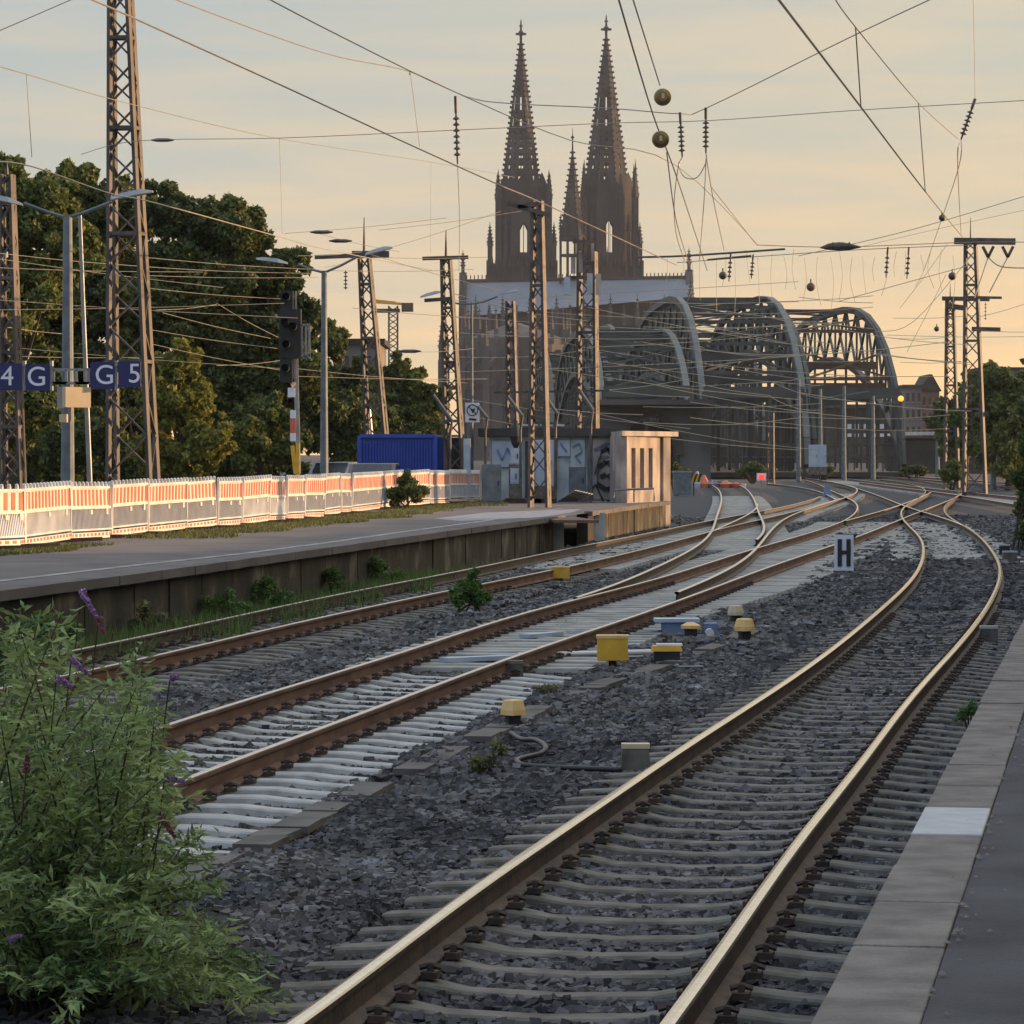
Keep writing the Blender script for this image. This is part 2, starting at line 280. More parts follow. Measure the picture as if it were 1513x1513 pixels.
RAIL = {
 'RL': [(360, 1560), (447, 1500), (678, 1328), (836, 1220), (1000, 1109), (1130, 1026), (1300, 900), (1336, 867), (1357, 840), (1364, 814), (1359, 793), (1341, 775), (1332, 761), (1332, 755), (1338, 747), (1351, 739), (1364.5, 731), (1367, 726), (1362, 720), (1345, 715), (1300, 708)],
 'RR': [(950, 1560), (994, 1500), (1082, 1379), (1162, 1265), (1259, 1143), (1336, 1042), (1395, 975), (1454, 903), (1473, 867), (1478, 840), (1466, 814), (1456, 801), (1438.6, 785), (1415, 771), (1402, 763), (1396, 755), (1396, 749.5), (1400, 743), (1411, 734.6), (1418, 728), (1412, 722), (1403, 718), (1384, 714), (1353, 709), (1313, 705)],
 'ML': [(60, 1135), (244, 1071), (430, 1013), (500, 991), (603, 961), (679, 934), (759, 910), (838, 888), (917, 869), (1000, 846), (1062, 826), (1106, 813), (1148, 801), (1183, 790.5), (1222.5, 778.6), (1249, 768), (1262, 758), (1267, 749), (1264, 742), (1253, 736), (1238, 729), (1225, 723), (1208, 715), (1189, 709)],
 'MR': [(60, 1232), (259.5, 1156), (370, 1112), (477.6, 1074), (563.5, 1041), (600, 1029), (679, 997), (758.6, 970.6), (838, 941.5), (917, 917), (1000, 887), (1062, 865), (1130, 839), (1169.6, 826), (1230, 805), (1269, 792), (1302, 778.6), (1326, 769), (1341, 763), (1361, 755), (1392, 743), (1411, 735), (1421, 728)],
 'LL': [(-140, 1010), (23, 977), (200, 942), (411.5, 896), (530, 871), (600, 859), (706, 838), (785, 821), (891, 800), (970, 785.5), (1025, 773), (1069, 765), (1115, 757), (1163, 747), (1212, 733)],
 'LR': [(-140, 1043), (66, 1003), (198, 975), (330, 944), (500, 906), (600, 885), (671, 870), (737, 857.5), (838, 837), (944, 812), (1000, 799), (1049, 785), (1082, 776), (1122, 768), (1148, 762), (1170, 756), (1222.5, 742), (1242, 736)],
 'OL': [(850, 882), (917, 860), (963, 839), (1007, 819.5), (1034.6, 802), (1049, 788), (1056, 772), (1062, 753.5), (1066, 740), (1064, 728), (1055, 718), (1040, 713)],
 'OR': [(1116.6, 797), (1128, 787), (1128, 775), (1122, 760), (1117, 743), (1108, 728), (1095, 718), (1075.6, 712.5), (1050, 709)],
 'CI': [(1000, 874), (1040, 857), (1080, 838), (1115, 811.6), (1134, 789), (1150, 773), (1176, 758), (1209, 747), (1242, 737), (1261, 730), (1266, 724), (1261, 719), (1242, 714), (1215, 710)],
 'XR': [(1438, 785), (1405.5, 768), (1380, 761), (1360.6, 755), (1343, 749.5), (1329, 744), (1313, 737.6), (1290, 729), (1267, 721.6), (1242, 714.5), (1215, 709.5), (1189, 706)],
 'XC': [(1249, 769), (1295, 756.5), (1324, 747.5), (1342, 742), (1364, 732), (1376, 727)],
 'FA': [(1540, 738), (1491, 733), (1419, 725.5), (1360, 720), (1313, 714), (1250, 707)],
 'FB': [(1540, 750), (1491, 744), (1422, 731.5), (1370, 725), (1320, 719), (1270, 712)],
 'FC': [(1540, 724), (1460, 716), (1390, 710), (1320, 705), (1260, 701)],
 'FD': [(1540, 717), (1460, 711), (1390, 706), (1320, 702)],
 'XE': [(1130, 714), (1165, 717), (1195, 722), (1218, 730), (1236, 738)],
 'LX': [(1049, 786), (1062, 780), (1074, 774.6), (1100, 762), (1116, 753), (1118, 744)],
}
RQ = {k: smooth_rail(v) for k, v in RAIL.items()}
for k in ('RL', 'RR', 'ML', 'MR', 'LL', 'LR'):   # run the tracks on behind the lower edge of the view
    q = RQ[k]; d_ = (q[6] - q[0]) / np.linalg.norm(q[6] - q[0]); n_ = int((q[0][1] - 5) / (d_[1] * .6))
    RQ[k] = np.vstack([q[0] - d_ * .6 * np.arange(n_, 0, -1)[:, None], q])
SLP = []
def slp(parent, q0, side, y0, y1, width, m, prof='conc', off=0.7175, cap=100, step=0.6):
    """sleepers at 0.6 m along rail q0; side=+1: the track's centre lies to the right of q0"""
    q = q0[(q0[:, 1] >= y0) & (q0[:, 1] <= y1)]
    s = np.concatenate([[0], np.cumsum(np.hypot(*np.diff(q, axis=0).T))]); ks = np.arange(0, s[-1], step); cnt = 0; rest = MB()
    for kk in ks:
        cx, cy = np.interp(kk, s, q[:, 0]), np.interp(kk, s, q[:, 1]); ex, ey = np.interp(kk + .6, s, q[:, 0]), np.interp(kk + .6, s, q[:, 1])
        dx, dy = ex - cx, ey - cy
        if math.hypot(dx, dy) < .1: continue
        l = math.hypot(dx, dy); dx /= l; dy /= l; nx, ny = dy, -dx
        wd = width(cy) if callable(width) else width
        if True: pass
        of = off(cy) if callable(off) else off
        mx_, my_ = cx + nx * of * side, cy + ny * of * side
        SLP.append((mx_, my_, dx, dy, .085 if prof == 'conc' else .11, 1.3 if prof == 'conc' else wd / 2))
        b = MB() if cnt < cap else rest
        jit = random.uniform(-.012, .012); jz = random.uniform(-.006, .006)
        if prof == 'conc':
            st = [(-1.3, -.215, .085), (-1.05, -.200, .095), (-.86, -.180, .10), (-.60, -.178, .10), (-.42, -.212, .085), (0, -.225, .08), (.42, -.212, .085), (.60, -.178, .10), (.86, -.180, .10), (1.05, -.200, .095), (1.3, -.215, .085)]
        else:
            st = [(-wd / 2, -.176, .13), (wd / 2, -.176, .13)]
        vs = []
        for (t, zt, hw) in st:
            for a, zz in ((-hw - .05, -.38), (-hw, zt + jz - .012), (-hw + .015, zt + jz), (hw - .015, zt + jz), (hw, zt + jz - .012), (hw + .05, -.38)):
                vs.append((mx_ + nx * t + dx * (a + jit), my_ + ny * t + dy * (a + jit), zz))
        n = len(st); fs = [(i * 6 + j, i * 6 + j + 1, (i + 1) * 6 + j + 1, (i + 1) * 6 + j) for i in range(n - 1) for j in range(5)] + [(0, 1, 2, 3, 4, 5), tuple((n - 1) * 6 + j for j in (5, 4, 3, 2, 1, 0))]
        b.add(vs, fs)
        if cnt < cap: b.build('sleeper', m, parent)
        cnt += 1
    if rest.v: tag(rest.build('sleeper', m, parent), kind='stuff')
def clips(parent, q, y0, y1, m, step=.6):
    b = MB(); q = q[(q[:, 1] >= y0) & (q[:, 1] <= y1)]; s = np.concatenate([[0], np.cumsum(np.hypot(*np.diff(q, axis=0).T))])
    for kk in np.arange(0, s[-1], step):
        cx, cy = np.interp(kk, s, q[:, 0]), np.interp(kk, s, q[:, 1]); ex, ey = np.interp(kk + .5, s, q[:, 0]), np.interp(kk + .5, s, q[:, 1])
        rz = math.atan2(ey - cy, ex - cx)
        for sd in (-1, 1):
            a = Vector((cx - math.sin(rz) * sd * .12, cy + math.cos(rz) * sd * .12, -.155)); b.box(a, (.09, .075, .03), rz)
            b.tube([a + Vector((-.05, 0, .03)), a + Vector((0, 0, .045)), a + Vector((.05, 0, .03))], .014, 5)
            b.box((a.x, a.y, a.z + .025), (.03, .03, .05), rz)
    return tag(b.build('rail_fastenings', m, parent), kind='stuff')
def root_at(q, name, label, cat='railway track', group=None): return thing(name, label, cat, (float(q[0][0]), float(q[0][1]), 0), group)
tR = root_at(RQ['RL'], 'railway_track', 'near railway track with bright golden rails curving beside the right platform edge')
rail_mesh(RQ['RL'], tR, [M['railhead'], M['rust_dark']], heads=(6, 7, 8, 9, 10)); rail_mesh(RQ['RR'], tR, [M['railhead'], M['rust_dark']], heads=(6, 7, 8, 9, 10))
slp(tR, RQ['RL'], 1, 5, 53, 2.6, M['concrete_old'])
slp(tR, RQ['RL'], 1, 74, 116, lambda y: 3.0, M['turnout'], 'flat', cap=0)
clips(tR, RQ['RL'], 12, 50, M['rust_dark']); clips(tR, RQ['RR'], 12, 50, M['rust_dark'])
tM = root_at(RQ['ML'], 'railway_track', 'middle railway track on pale concrete sleepers with brown rusty rail sides')
rail_mesh(RQ['ML'], tM, [M['railhead_dull'], M['rust']], heads=(7, 8, 9)); rail_mesh(RQ['MR'], tM, [M['railhead_dull'], M['rust']], heads=(7, 8, 9))
slp(tM, RQ['ML'], 1, 8, 37.5, 2.6, M['concrete'])
slp(tM, RQ['ML'], 1, 37.5, 118, lambda y: 2.8 + np.clip((y - 50) / 20, 0, 1) * 0.9, M['turnout'], 'flat', off=lambda y: .72, cap=40)
clips(tM, RQ['ML'], 20, 62, M['rust_dark']); clips(tM, RQ['MR'], 20, 62, M['rust_dark'])
tL = root_at(RQ['LL'], 'railway_track', 'left railway track running along the foot of the mossy platform wall')
rail_mesh(RQ['LL'], tL, [M['railhead_dull'], M['rust_dark']], heads=(7, 8, 9)); rail_mesh(RQ['LR'], tL, [M['railhead_dull'], M['rust']], heads=(7, 8, 9))
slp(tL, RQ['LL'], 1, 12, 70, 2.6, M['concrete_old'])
slp(tL, RQ['LL'], 1, 70, 120, 3.0, M['turnout'], 'flat', cap=0)
clips(tL, RQ['LL'], 30, 60, M['rust_dark']); clips(tL, RQ['LR'], 30, 60, M['rust_dark'])
t = root_at(RQ['OL'], 'branch_track', 'branch track curving in a hoop towards the dark stone arch past the graffiti hut')
for k in ('OL', 'OR', 'LX'): rail_mesh(RQ[k], t, [M['railhead_dull'], M['rust_dark']], heads=(6, 7, 8, 9, 10))
slp(t, RQ['OL'], 1, 84, 190, 2.7, M['turnout'], 'flat', cap=0, off=.9)
t = root_at(RQ['CI'], 'branch_track', 'turnout rails leaving the middle track and bending back behind the H sign')
for k in ('CI', 'XC'): rail_mesh(RQ[k], t, [M['railhead_dull'], M['rust_dark']], heads=(6, 7, 8, 9, 10))
slp(t, RQ['CI'], -1, 120, 200, 2.4, M['turnout'], 'flat', cap=0)
t = root_at(RQ['XR'], 'diamond_crossing', 'diamond crossing rails cutting across the curved near track')
rail_mesh(RQ['XR'], t, [M['railhead_dull'], M['rust_dark']], heads=(6, 7, 8, 9, 10))
t = root_at(RQ['FA'], 'far_track', 'far track entering straight from the right edge beyond the crossing')
for k in ('FA', 'FB'): rail_mesh(RQ[k], t, [M['railhead_dull'], M['rust']])
slp(t, RQ['FA'], -1, 140, 300, 2.7, M['turnout'], 'flat', cap=0)
for i, (ya, yb, x0, x1, lab) in enumerate([(700, 692, 1300, 1400, 'thin far track left of the green shrub at the lattice mast'), (713, 703, 1450, 1540, 'short stretch of far track seen right of the tall right lattice mast')]):
    qa = np.array([G(x0, ya + (0 if i else 0) + 2, 0).xy, G(x1, ya + 5, 0).xy]) if False else None
    p0, p1 = G(x0, ya), G(x1, ya + 7); d = (p1 - p0); n = int(d.length / 4)
    q = np.array([(p0 + d * (k / n)).xy for k in range(n + 1)]); q = q[np.argsort(q[:, 1])]
    t = root_at(q, 'far_track', lab); rail_mesh(q, t, [M['railhead_dull'], M['rust']]); q2 = q.copy(); q2[:, 1] += 7; rail_mesh(q2, t, [M['railhead_dull'], M['rust']])

t = root_at(RQ['FC'], 'far_track', 'farthest curved track sweeping in from the right edge towards the bridge')
for k in ('FC', 'FD'): rail_mesh(RQ[k], t, [M['railhead_dull'], M['rust_dark']])
t = root_at(RQ['XE'], 'branch_track', 'short single rail joining the crossing from the left below the small red light'); rail_mesh(RQ['XE'], t, [M['railhead_dull'], M['rust_dark']])

# ------------------------------------------------------------------ ballast stones
def dist_rail(pts, q):
    xi = np.interp(pts[:, 1], q[:, 1], q[:, 0], left=1e3, right=1e3); return pts[:, 0] - xi
def stones():
    bands = [(7.0, 24, 900, .034), (24, 40, 460, .044), (40, 70, 190, .060), (70, 130, 60, .09)]
    base = []
    for k in range(6):
        th = np.array([[x, y, z] for z in (-1, 1) for x, y in ((-1, -1), (1, -1), (1, 1), (-1, 1))], float) * .60 * RN.uniform(.75, 1.1, (1, 3)) + RN.normal(0, .13, (8, 3)); base.append(th)
    F = np.array([(3, 2, 1, 0), (4, 5, 6, 7), (0, 1, 5, 4), (1, 2, 6, 5), (2, 3, 7, 6), (3, 0, 4, 7)])
    out = {0: [], 1: []}
    for y0, y1, dens, size in bands:
        lo_, hi_ = (-.26, .17) if y0 < 40 else (-.18, .165); area = (hi_ - lo_) * (y1 ** 2 - y0 ** 2) / 2; n = int(area * dens)
        y = np.sqrt(RN.uniform(y0 ** 2, y1 ** 2, n)); x = RN.uniform(lo_, hi_, n) * y; p = np.stack([x, y], 1)
        keep = np.ones(n, bool); z = np.full(n, -.245)
        # keep the strip left of the left platform's wall and the right platform clear
        wl = np.interp(y, WALL[:, 1], WALL[:, 0]); keep &= x > wl + .02
        pr = np.interp(y, PE[:, 1], PE[:, 0], right=1e3); keep &= x < pr - .02
        dark = np.zeros(n, bool)
        for k, mid in (('RL', -.257), ('ML', -.264), ('LL', -.254)):
            d = dist_rail(p, RQ[k]) - .7175; inside = np.abs(d) < 1.32; z[inside] = mid 
            if k == 'RL': dark |= (np.abs(d) < 1.7); z[inside] += (.032 * np.exp(-((np.abs(d) - .73) / .22) ** 2))[inside]; z[inside & (y > 52) & (y < 75)] = -.20
        for k in ('OL', 'CI'):
            d = dist_rail(p, RQ[k]); z[np.abs(d) < 1.5] = -.31
        for k in RQ:
            d = dist_rail(p, RQ[k]); keep &= ~((np.abs(d) < .085) & (z > -.40))
        S_ = np.array(SLP); o_ = np.argsort(S_[:, 1]); S_ = S_[o_]
        for (sx_, sy_, dx_, dy_, hw_, hl_) in S_:
            c_ = np.where((np.abs(y - sy_) < 1.2) & (np.abs(x - sx_) < 2.2))[0]
            if not len(c_): continue
            al = (x[c_] - sx_) * dx_ + (y[c_] - sy_) * dy_; ac = (x[c_] - sx_) * dy_ - (y[c_] - sy_) * dx_
            keep[c_] &= ~((np.abs(al) < hw_ + size * .25) & (np.abs(ac) < hl_ - .03))
        z = z + .03 * np.sin(x * 3.1 + y * 1.3) * ((z > -.2455) & (z < -.2445)) + RN.normal(0, .008, n)
        x, y, z, dark = x[keep], y[keep], z[keep], dark[keep]; n = len(x)
        u = np.sin(x * .9 + y * .31) + .6 * np.sin(x * 2.3 - y * .7); dr = np.interp(y, RQ['RL'][:, 1], RQ['RL'][:, 0]) - x
        dark |= (dr < 3.0) & (dr > 0) & (u > -.2) & (y < 35)
        for dk in (0, 1):
            s_ = dark == bool(dk); m_ = s_.sum()
            if not m_: continue
            bi = RN.integers(0, 6, m_); V = np.array(base)[bi]
            a = RN.uniform(0, 6.28, m_); b_ = RN.uniform(-1.5, 1.5, m_); ca, sa, cb, sb = np.cos(a), np.sin(a), np.cos(b_), np.sin(b_)
            R = np.zeros((m_, 3, 3)); R[:, 0, 0] = ca; R[:, 0, 1] = -sa; R[:, 1, 0] = sa * cb; R[:, 1, 1] = ca * cb; R[:, 1, 2] = -sb; R[:, 2, 0] = sa * sb; R[:, 2, 1] = ca * sb; R[:, 2, 2] = cb
            V = np.einsum('nij,nkj->nki', R, V) * (size * RN.uniform(.55, 1.35, m_))[:, None, None]
            V[:, :, 2] *= .9; V += np.stack([x[s_], y[s_], z[s_]], 1)[:, None, :]
            out[dk].append((V.reshape(-1, 3), m_))
    for dk, nm, lab, m in ((0, 'ballast', 'loose blue grey crushed stone ballast between the tracks', M['stone']), (1, 'ballast', 'dark brownish ballast around the near track', M['stone_dark'])):
        V = np.concatenate([a for a, _ in out[dk]]); n = len(V) // 8; f = (F[None] + (np.arange(n) * 8)[:, None, None]).reshape(-1, 4)
        tag(npmesh(nm, V, f, m), lab, 'ballast', kind='stuff')

# ------------------------------------------------------------------ left platform (top at 0.62 m)
LP = 0.62
WALL = np.array([G(px, py, LP).xy for px, py in ((-200, 905), (0, 876), (200, 851), (365, 828), (530, 805), (600, 795), (700, 781), (806, 767), (888, 755), (957, 745.5), (985, 742))])
_px = np.array([(1641 - (1641 - 1200) * (y - 670) / 843.0, y) for y in (1700, 1513, 1300, 1150, 1050, 980, 915, 860, 830)])
PE = np.array([G(a, b, .755).xy for a, b in _px])
wv = (WALL[1] - WALL[0]) / np.linalg.norm(WALL[1] - WALL[0]); WALL = np.vstack([WALL[0] - wv * 24, WALL[0] - wv * 12, WALL])
dv = PE[1] - PE[0]; PE = np.vstack([PE[0] - dv / np.linalg.norm(dv) * 12, PE])
WALL = np.vstack([WALL, [WALL[-1] + (WALL[-1] - WALL[-2])]]) ; WALLN = WALL[:-1]
stones()
pl = [tuple(p) for p in WALLN]
endp = WALLN[-1]
b = MB(); back = [(endp[0] - 3.2, endp[1] + 2.5), (-7, 122), (-40, 122), (-40, pl[0][1])]
b.add([(x, y, LP) for x, y in pl + back], [tuple(range(len(pl + back)))]); tag(b.build('platform', M['asphalt_far']), kind='structure')
# wall face with coping lip, each bay a real block; two concrete posts frame an opening
wt = thing('platform_wall', 'mossy stained retaining wall below the left platform edge', 'wall', (float(pl[0][0]), float(pl[0][1]), GZ))
b = MB(); c = MB()
for i in range(len(pl) - 1):
    (x0, y0), (x1, y1) = pl[i], pl[i + 1]; d = Vector((x1 - x0, y1 - y0)); n = max(1, int(d.length / .9)); nn = Vector((d.y, -d.x)).normalized()
    gap = (765 < (756.5 + FPX * x0 / y0) < 850)
    for k in range(n):
        a0 = Vector((x0, y0)) + d * (k / n); a1 = Vector((x0, y0)) + d * ((k + 1) / n); o1 = nn * random.uniform(-.03, .01)
        mid = (a0 + a1) / 2; px = 756.5 + FPX * mid.x / mid.y
        inset = Vector((0, 0))
        if 826 < px < 868: inset = -nn * .9
        b.bar((a0.x - nn.x * .15 + o1.x + inset.x, a0.y - nn.y * .15 + o1.y + inset.y, .13), (a1.x - nn.x * .15 + o1.x + inset.x, a1.y - nn.y * .15 + o1.y + inset.y, .13), .30, .90)
        if not 826 < px < 868: c.bar((a0.x + nn.x * .0, a0.y, .60), (a1.x, a1.y, .60 + random.uniform(-.004, .004)), .22 + random.uniform(0, .03), .12)
b.build('wall', M['wall_old'], wt); c.build('coping', M['asphalt_far'], wt)
for px in (818, 880):
    y_ = float(np.interp(px, [756.5 + FPX * x / y for x, y in pl], [y for x, y in pl])); x_ = X(px, y_)
    p_ = MB(); p_.box((x_ + .08, y_, .14), (.30, .42, .92), .1); p_.build('post', M['plaster_pale'], wt)
q = MB(); y_ = 82.0; q.box((X(845, y_) - .1, y_, .585), (1.0, 3.6, .07), .12); q.build('timber', M['rust'], wt)
# white platform line and patches
lp = [G(px, py, LP + .005) for px, py in ((-100, 868), (0, 858), (200, 835), (365, 817), (481, 802), (600, 785), (714, 770), (785, 757), (830, 751))]
b = MB()
for i in range(len(lp) - 1):
    d = (lp[i + 1] - lp[i]).normalized(); n = Vector((d.y, -d.x, 0)) * .09
    b.add([lp[i] - n, lp[i + 1] - n, lp[i + 1] + n, lp[i] + n], [(0, 1, 2, 3)])
tag(b.build('platform_line', M['line']), kind='structure')
b = MB(); b.add([G(640, 766, LP + .004), G(720, 757, LP + .004), G(860, 752, LP + .004), G(845, 757, LP + .004), G(800, 764, LP + .004), G(680, 770, LP + .004)], [(0, 1, 2, 3, 4, 5)]); tag(b.build('pavement', mat('pale_paving', (.2, .21, .24), (.3, .31, .34), 2)), kind='structure')

# ------------------------------------------------------------------ right platform
rp_ = MB(); pts = [tuple(p) for p in PE]
wc = .27
inner = []
for i, p in enumerate(PE):
    a = PE[max(i - 1, 0)]; c_ = PE[min(i + 1, len(PE) - 1)]; d = (c_ - a) / np.linalg.norm(c_ - a); inner.append((p[0] + d[1] * wc, p[1] - d[0] * wc))
poly = inner + [(30, PE[-1][1] + 2), (30, -12)]
rp_.add([(x, y, .748) for x, y in poly], [tuple(range(len(poly)))]); plat = tag(rp_.build('platform', M['asphalt']), kind='structure')
s = np.concatenate([[0], np.cumsum(np.hypot(*np.diff(PE, axis=0).T))])
def at(k):
    return Vector((np.interp(k, s, PE[:, 0]), np.interp(k, s, PE[:, 1])))
k0 = None
# find the arc position of the pale slab (photo rows 1192-1232)
ks = np.arange(0, s[-1], .01); ys = np.array([at(k).y for k in ks]); yw = FPX * (CZ - .755) / (1232 - HY); kw = ks[np.argmin(abs(ys - yw))]
k = kw - int(kw / .98) * .98
while k < s[-1] - .98:
    a, c_ = at(k + .006), at(k + .974); d = (c_ - a).normalized(); n = Vector((d.y, -d.x)); m = (a + c_) / 2 + n * (wc / 2 - .004)
    pale = abs(k - kw) < .1
    bb = MB(); rz = math.atan2(d.y, d.x); z_ = .755 + random.uniform(-.004, .004) + (.004 if pale else 0)
    bb.box((m.x, m.y, z_ - .06), (.966, wc + random.uniform(-.006, .006), .12), rz); o = bb.build('coping_slab', M['coping_light'] if pale else M['coping'], plat)
    if pale: o['label'] = 'pale grey replacement slab'
    md = o.modifiers.new('bevel', 'BEVEL'); md.width = .006; md.segments = 2
    k += .98
b = MB()
for i in range(len(PE) - 1):
    d = Vector(PE[i + 1] - PE[i]); n = Vector((d.y, -d.x)).normalized() * .19
    b.bar((PE[i][0] + n.x, PE[i][1] + n.y, .16), (PE[i + 1][0] + n.x, PE[i + 1][1] + n.y, .16), .26, .94)
b.build('platform_wall_face', M['concrete_old'], plat)

# ------------------------------------------------------------------ cathedral (1.2 km away)
CY = 1200.0
def cathedral():
    T = thing('cathedral', 'dark twin spired gothic cathedral rising above the bridge against the evening sky', 'cathedral', (X(840, CY), CY, 0))
    U = CY / FPX
    def spire(b, cx, cy, z0, z1, r0, r1, open_rows, n=8, rot=math.pi / 8):
        """octagonal open-work spire: faces with real gaps, crockets on the ridges"""
        def ring(z): return r0 + (r1 - r0) * (z - z0) / (z1 - z0)
        def pt(j, z, k=1.0):
            a = rot + 2 * math.pi * j / n; return Vector((cx + ring(z) * k * math.cos(a), cy + ring(z) * k * math.sin(a), z))
        zs = sorted(set([z0, z1] + [z for a in open_rows for z in a[:2]]))
        for i in range(len(zs) - 1):
            za, zb = zs[i], zs[i + 1]; op = next((o for o in open_rows if abs(o[0] - za) < 1e-6), None)
            for j in range(n):
                p00, p10, p11, p01 = pt(j, za), pt(j + 1, za), pt(j + 1, zb), pt(j, zb)
                if not op: b.add([p00, p10, p11, p01], [(0, 1, 2, 3)]); continue
                f, m_ = op[2], op[3]  # open share of the face, number of mullions
                f = f if j in (1, 5) else f * .38; m_ = m_ if j in (1, 5) else 0; e = (1 - f) / 2; l = lambda a, c, t_: a + (c - a) * t_
                b.add([p00, l(p00, p10, e), l(p01, p11, e), p01], [(0, 1, 2, 3)]); b.add([l(p00, p10, 1 - e), p10, p11, l(p01, p11, 1 - e)], [(0, 1, 2, 3)])
                for q in range(m_):
                    tt = e + f * (q + 1) / (m_ + 1); b.add([l(p00, p10, tt - .035), l(p00, p10, tt + .035), l(p01, p11, tt + .035), l(p01, p11, tt - .035)], [(0, 1, 2, 3)])
        nk = int((z1 - z0) / 1.9)
        for j in range(n):
            for q in range(nk):
                z = z0 + (z1 - z0) * (q + .5) / nk; p = pt(j, z, 1.0); o = (p - Vector((cx, cy, z))).normalized()
                b.bar(p - o * .2, p + o * .62 + Vector((0, 0, .3)), .5, .5)
    def finial(b, cx, cy, z, s=1.0):
        b.lathe((cx, cy, z - 1), [(.45 * s, 0), (.5 * s, 4 * s), (.25 * s, 8.5 * s), (.02, 9.5 * s)], 8)
        b.bar((cx - 1.9 * s, cy, z + 3.0 * s), (cx + 1.9 * s, cy, z + 3.0 * s), .8 * s); b.bar((cx, cy - 1.9 * s, z + 3.0 * s), (cx, cy + 1.9 * s, z + 3.0 * s), .8 * s)
        b.lathe((cx, cy, z + 2.2 * s), [(.3, 0), (1.1 * s, .6 * s), (.9 * s, 1.6 * s), (.3, 2.2 * s)], 8); b.lathe((cx, cy, z + 5.4 * s), [(.2, 0), (.75 * s, .5 * s), (.2, 1.2 * s)], 8)
    def pinnacle(b, cx, cy, z0, zm, z1, w_):
        b.box((cx, cy, (z0 + zm) / 2), (w_, w_, zm - z0)); b.lathe((cx, cy, zm), [(w_ * .62, 0), (w_ * .30, (z1 - zm) * .45), (.05, z1 - zm)], 4)
        for q in range(5):
            z = zm + (z1 - zm) * (q + .5) / 6; r = w_ * .62 * (1 - (q + .5) / 6)
            b.box((cx, cy, z), (2 * r + .7, .3, .35)); b.box((cx, cy, z), (.3, 2 * r + .7, .35))
    def tower(pxc, py_tip, py_sp, py_sh, wl_b, wr_b, wl_m, wr_m, rs, cy):
        cx = X(pxc, CY); tw = MB(); zt = lambda py: Z(py, CY)
        # lower square stage, then octagon stage with real lancet openings
        zb, z1, z2 = 0.0, zt(385), zt(py_sh)
        half = (wr_b - wl_b) * U / 2; mc = X((wl_b + wr_b) / 2, CY)
        tw.box((mc, cy, (zb + z1) / 2), (2 * half, 2 * half * .9, z1 - zb))
        for q in range(9):
            x = mc - half + 2 * half * q / 8; tw.box((x, cy - half * .9 - .5, (zb + z1) / 2 + 1), (.9, 1.4, z1 - zb)); 
        for q in range(8):
            x = mc - half + 2 * half * (q + .5) / 8; tw.lathe((x, cy - half * .9 - .6, z1 - 1), [(.7, 0), (.05, 7 if q % 2 else 5)], 4)
        hw = (wr_m - wl_m) * U / 2; r = hw / math.cos(math.pi / 8) * .93; zo = zt(315 + (5 if pxc < 800 else 0)); zoe = zt(368)
        c2 = X((wl_m + wr_m) / 2, CY); n = 8
        def pt(j, z, k=1.0):
            a = math.pi / 8 + 2 * math.pi * j / n; return Vector((c2 + r * k * math.cos(a), cy + r * k * math.sin(a), z))
        for j in range(n):
            for za, zb_, op in ((z1, zoe, 0), (zoe, zo, 1), (zo, z2, 0)):
                p = [pt(j, za), pt(j + 1, za), pt(j + 1, zb_), pt(j, zb_)]; l = lambda a, c, t_: a + (c - a) * t_
                if not op: tw.add(p, [(0, 1, 2, 3)]); continue
                e = .33 if j in (1, 5) else .44
                tw.add([p[0], l(p[0], p[1], e), l(p[3], p[2], e), p[3]], [(0, 1, 2, 3)]); tw.add([l(p[0], p[1], 1 - e), p[1], p[2], l(p[3], p[2], 1 - e)], [(0, 1, 2, 3)])
                a0, a1 = l(p[0], p[1], .485), l(p[0], p[1], .515); b0, b1 = l(p[3], p[2], .515), l(p[3], p[2], .485); tw.add([a0, a1, b0, b1], [(0, 1, 2, 3)])
                # pointed head of the opening
                t0, t1, mid = l(p[3], p[2], e), l(p[3], p[2], 1 - e), l(p[3], p[2], .5); dz = Vector((0, 0, -2.6))
                tw.add([t0, mid, t0 + dz], [(0, 1, 2)]); tw.add([mid, t1, t1 + dz], [(0, 1, 2)])
            a = pt(j, z1, 1.04); tw.bar(a, (pt(j, z2, 1.03)), 1.1); tw.lathe((a.x, a.y, z2 - 1), [(.7, 0), (.05, 6)], 4)
            p0, p1 = pt(j, z2, 1.02), pt(j + 1, z2, 1.02); mid = (p0 + p1) / 2
            tw.add([p0 + Vector((0, 0, -1)), p1 + Vector((0, 0, -1)), mid + Vector((0, 0, 5.2))], [(0, 1, 2)])
        o = tw.build('tower', M['cath'], T)
        sp = MB(); z0, ztip = z2 - .5, zt(py_tip) - 2
        rows = []
        for (a, c_, f, m_) in ((258, 249, .34, 1), (241, 233, .32, 1), (225, 218, .30, 1), (211, 206, .26, 0), (199, 195, .22, 0), (188, 185, .18, 0), (176, 163, .22, 0), (152, 130, .22, 0)):
            rows.append((zt(a), zt(c_), f, m_))
        spire(sp, X(pxc, CY), cy, z0, ztip, rs * U / math.cos(math.pi / 8), .55, rows)
        finial(sp, X(pxc, CY), cy, ztip)
        sp.build('spire', M['cath'], o)
        # corner turrets
        for sx, pl_ in ((-1, wl_m + 3), (1, wr_m - 3)):
            for sy in (-1, 1):
                pn = MB(); x = X(pl_, CY); yy = cy + sy * hw * .8
                pinnacle(pn, x, yy, z1 - 8, zt(285), zt(243 if pxc < 800 else 228), 2.2); pn.build('turret', M['cath'], o)
                pn = MB(); x2 = mc + sx * (half - .8); pinnacle(pn, x2, yy * 1.0, z1 - 14, zt(355), zt(322), 1.7); pn.build('turret', M['cath'], o)
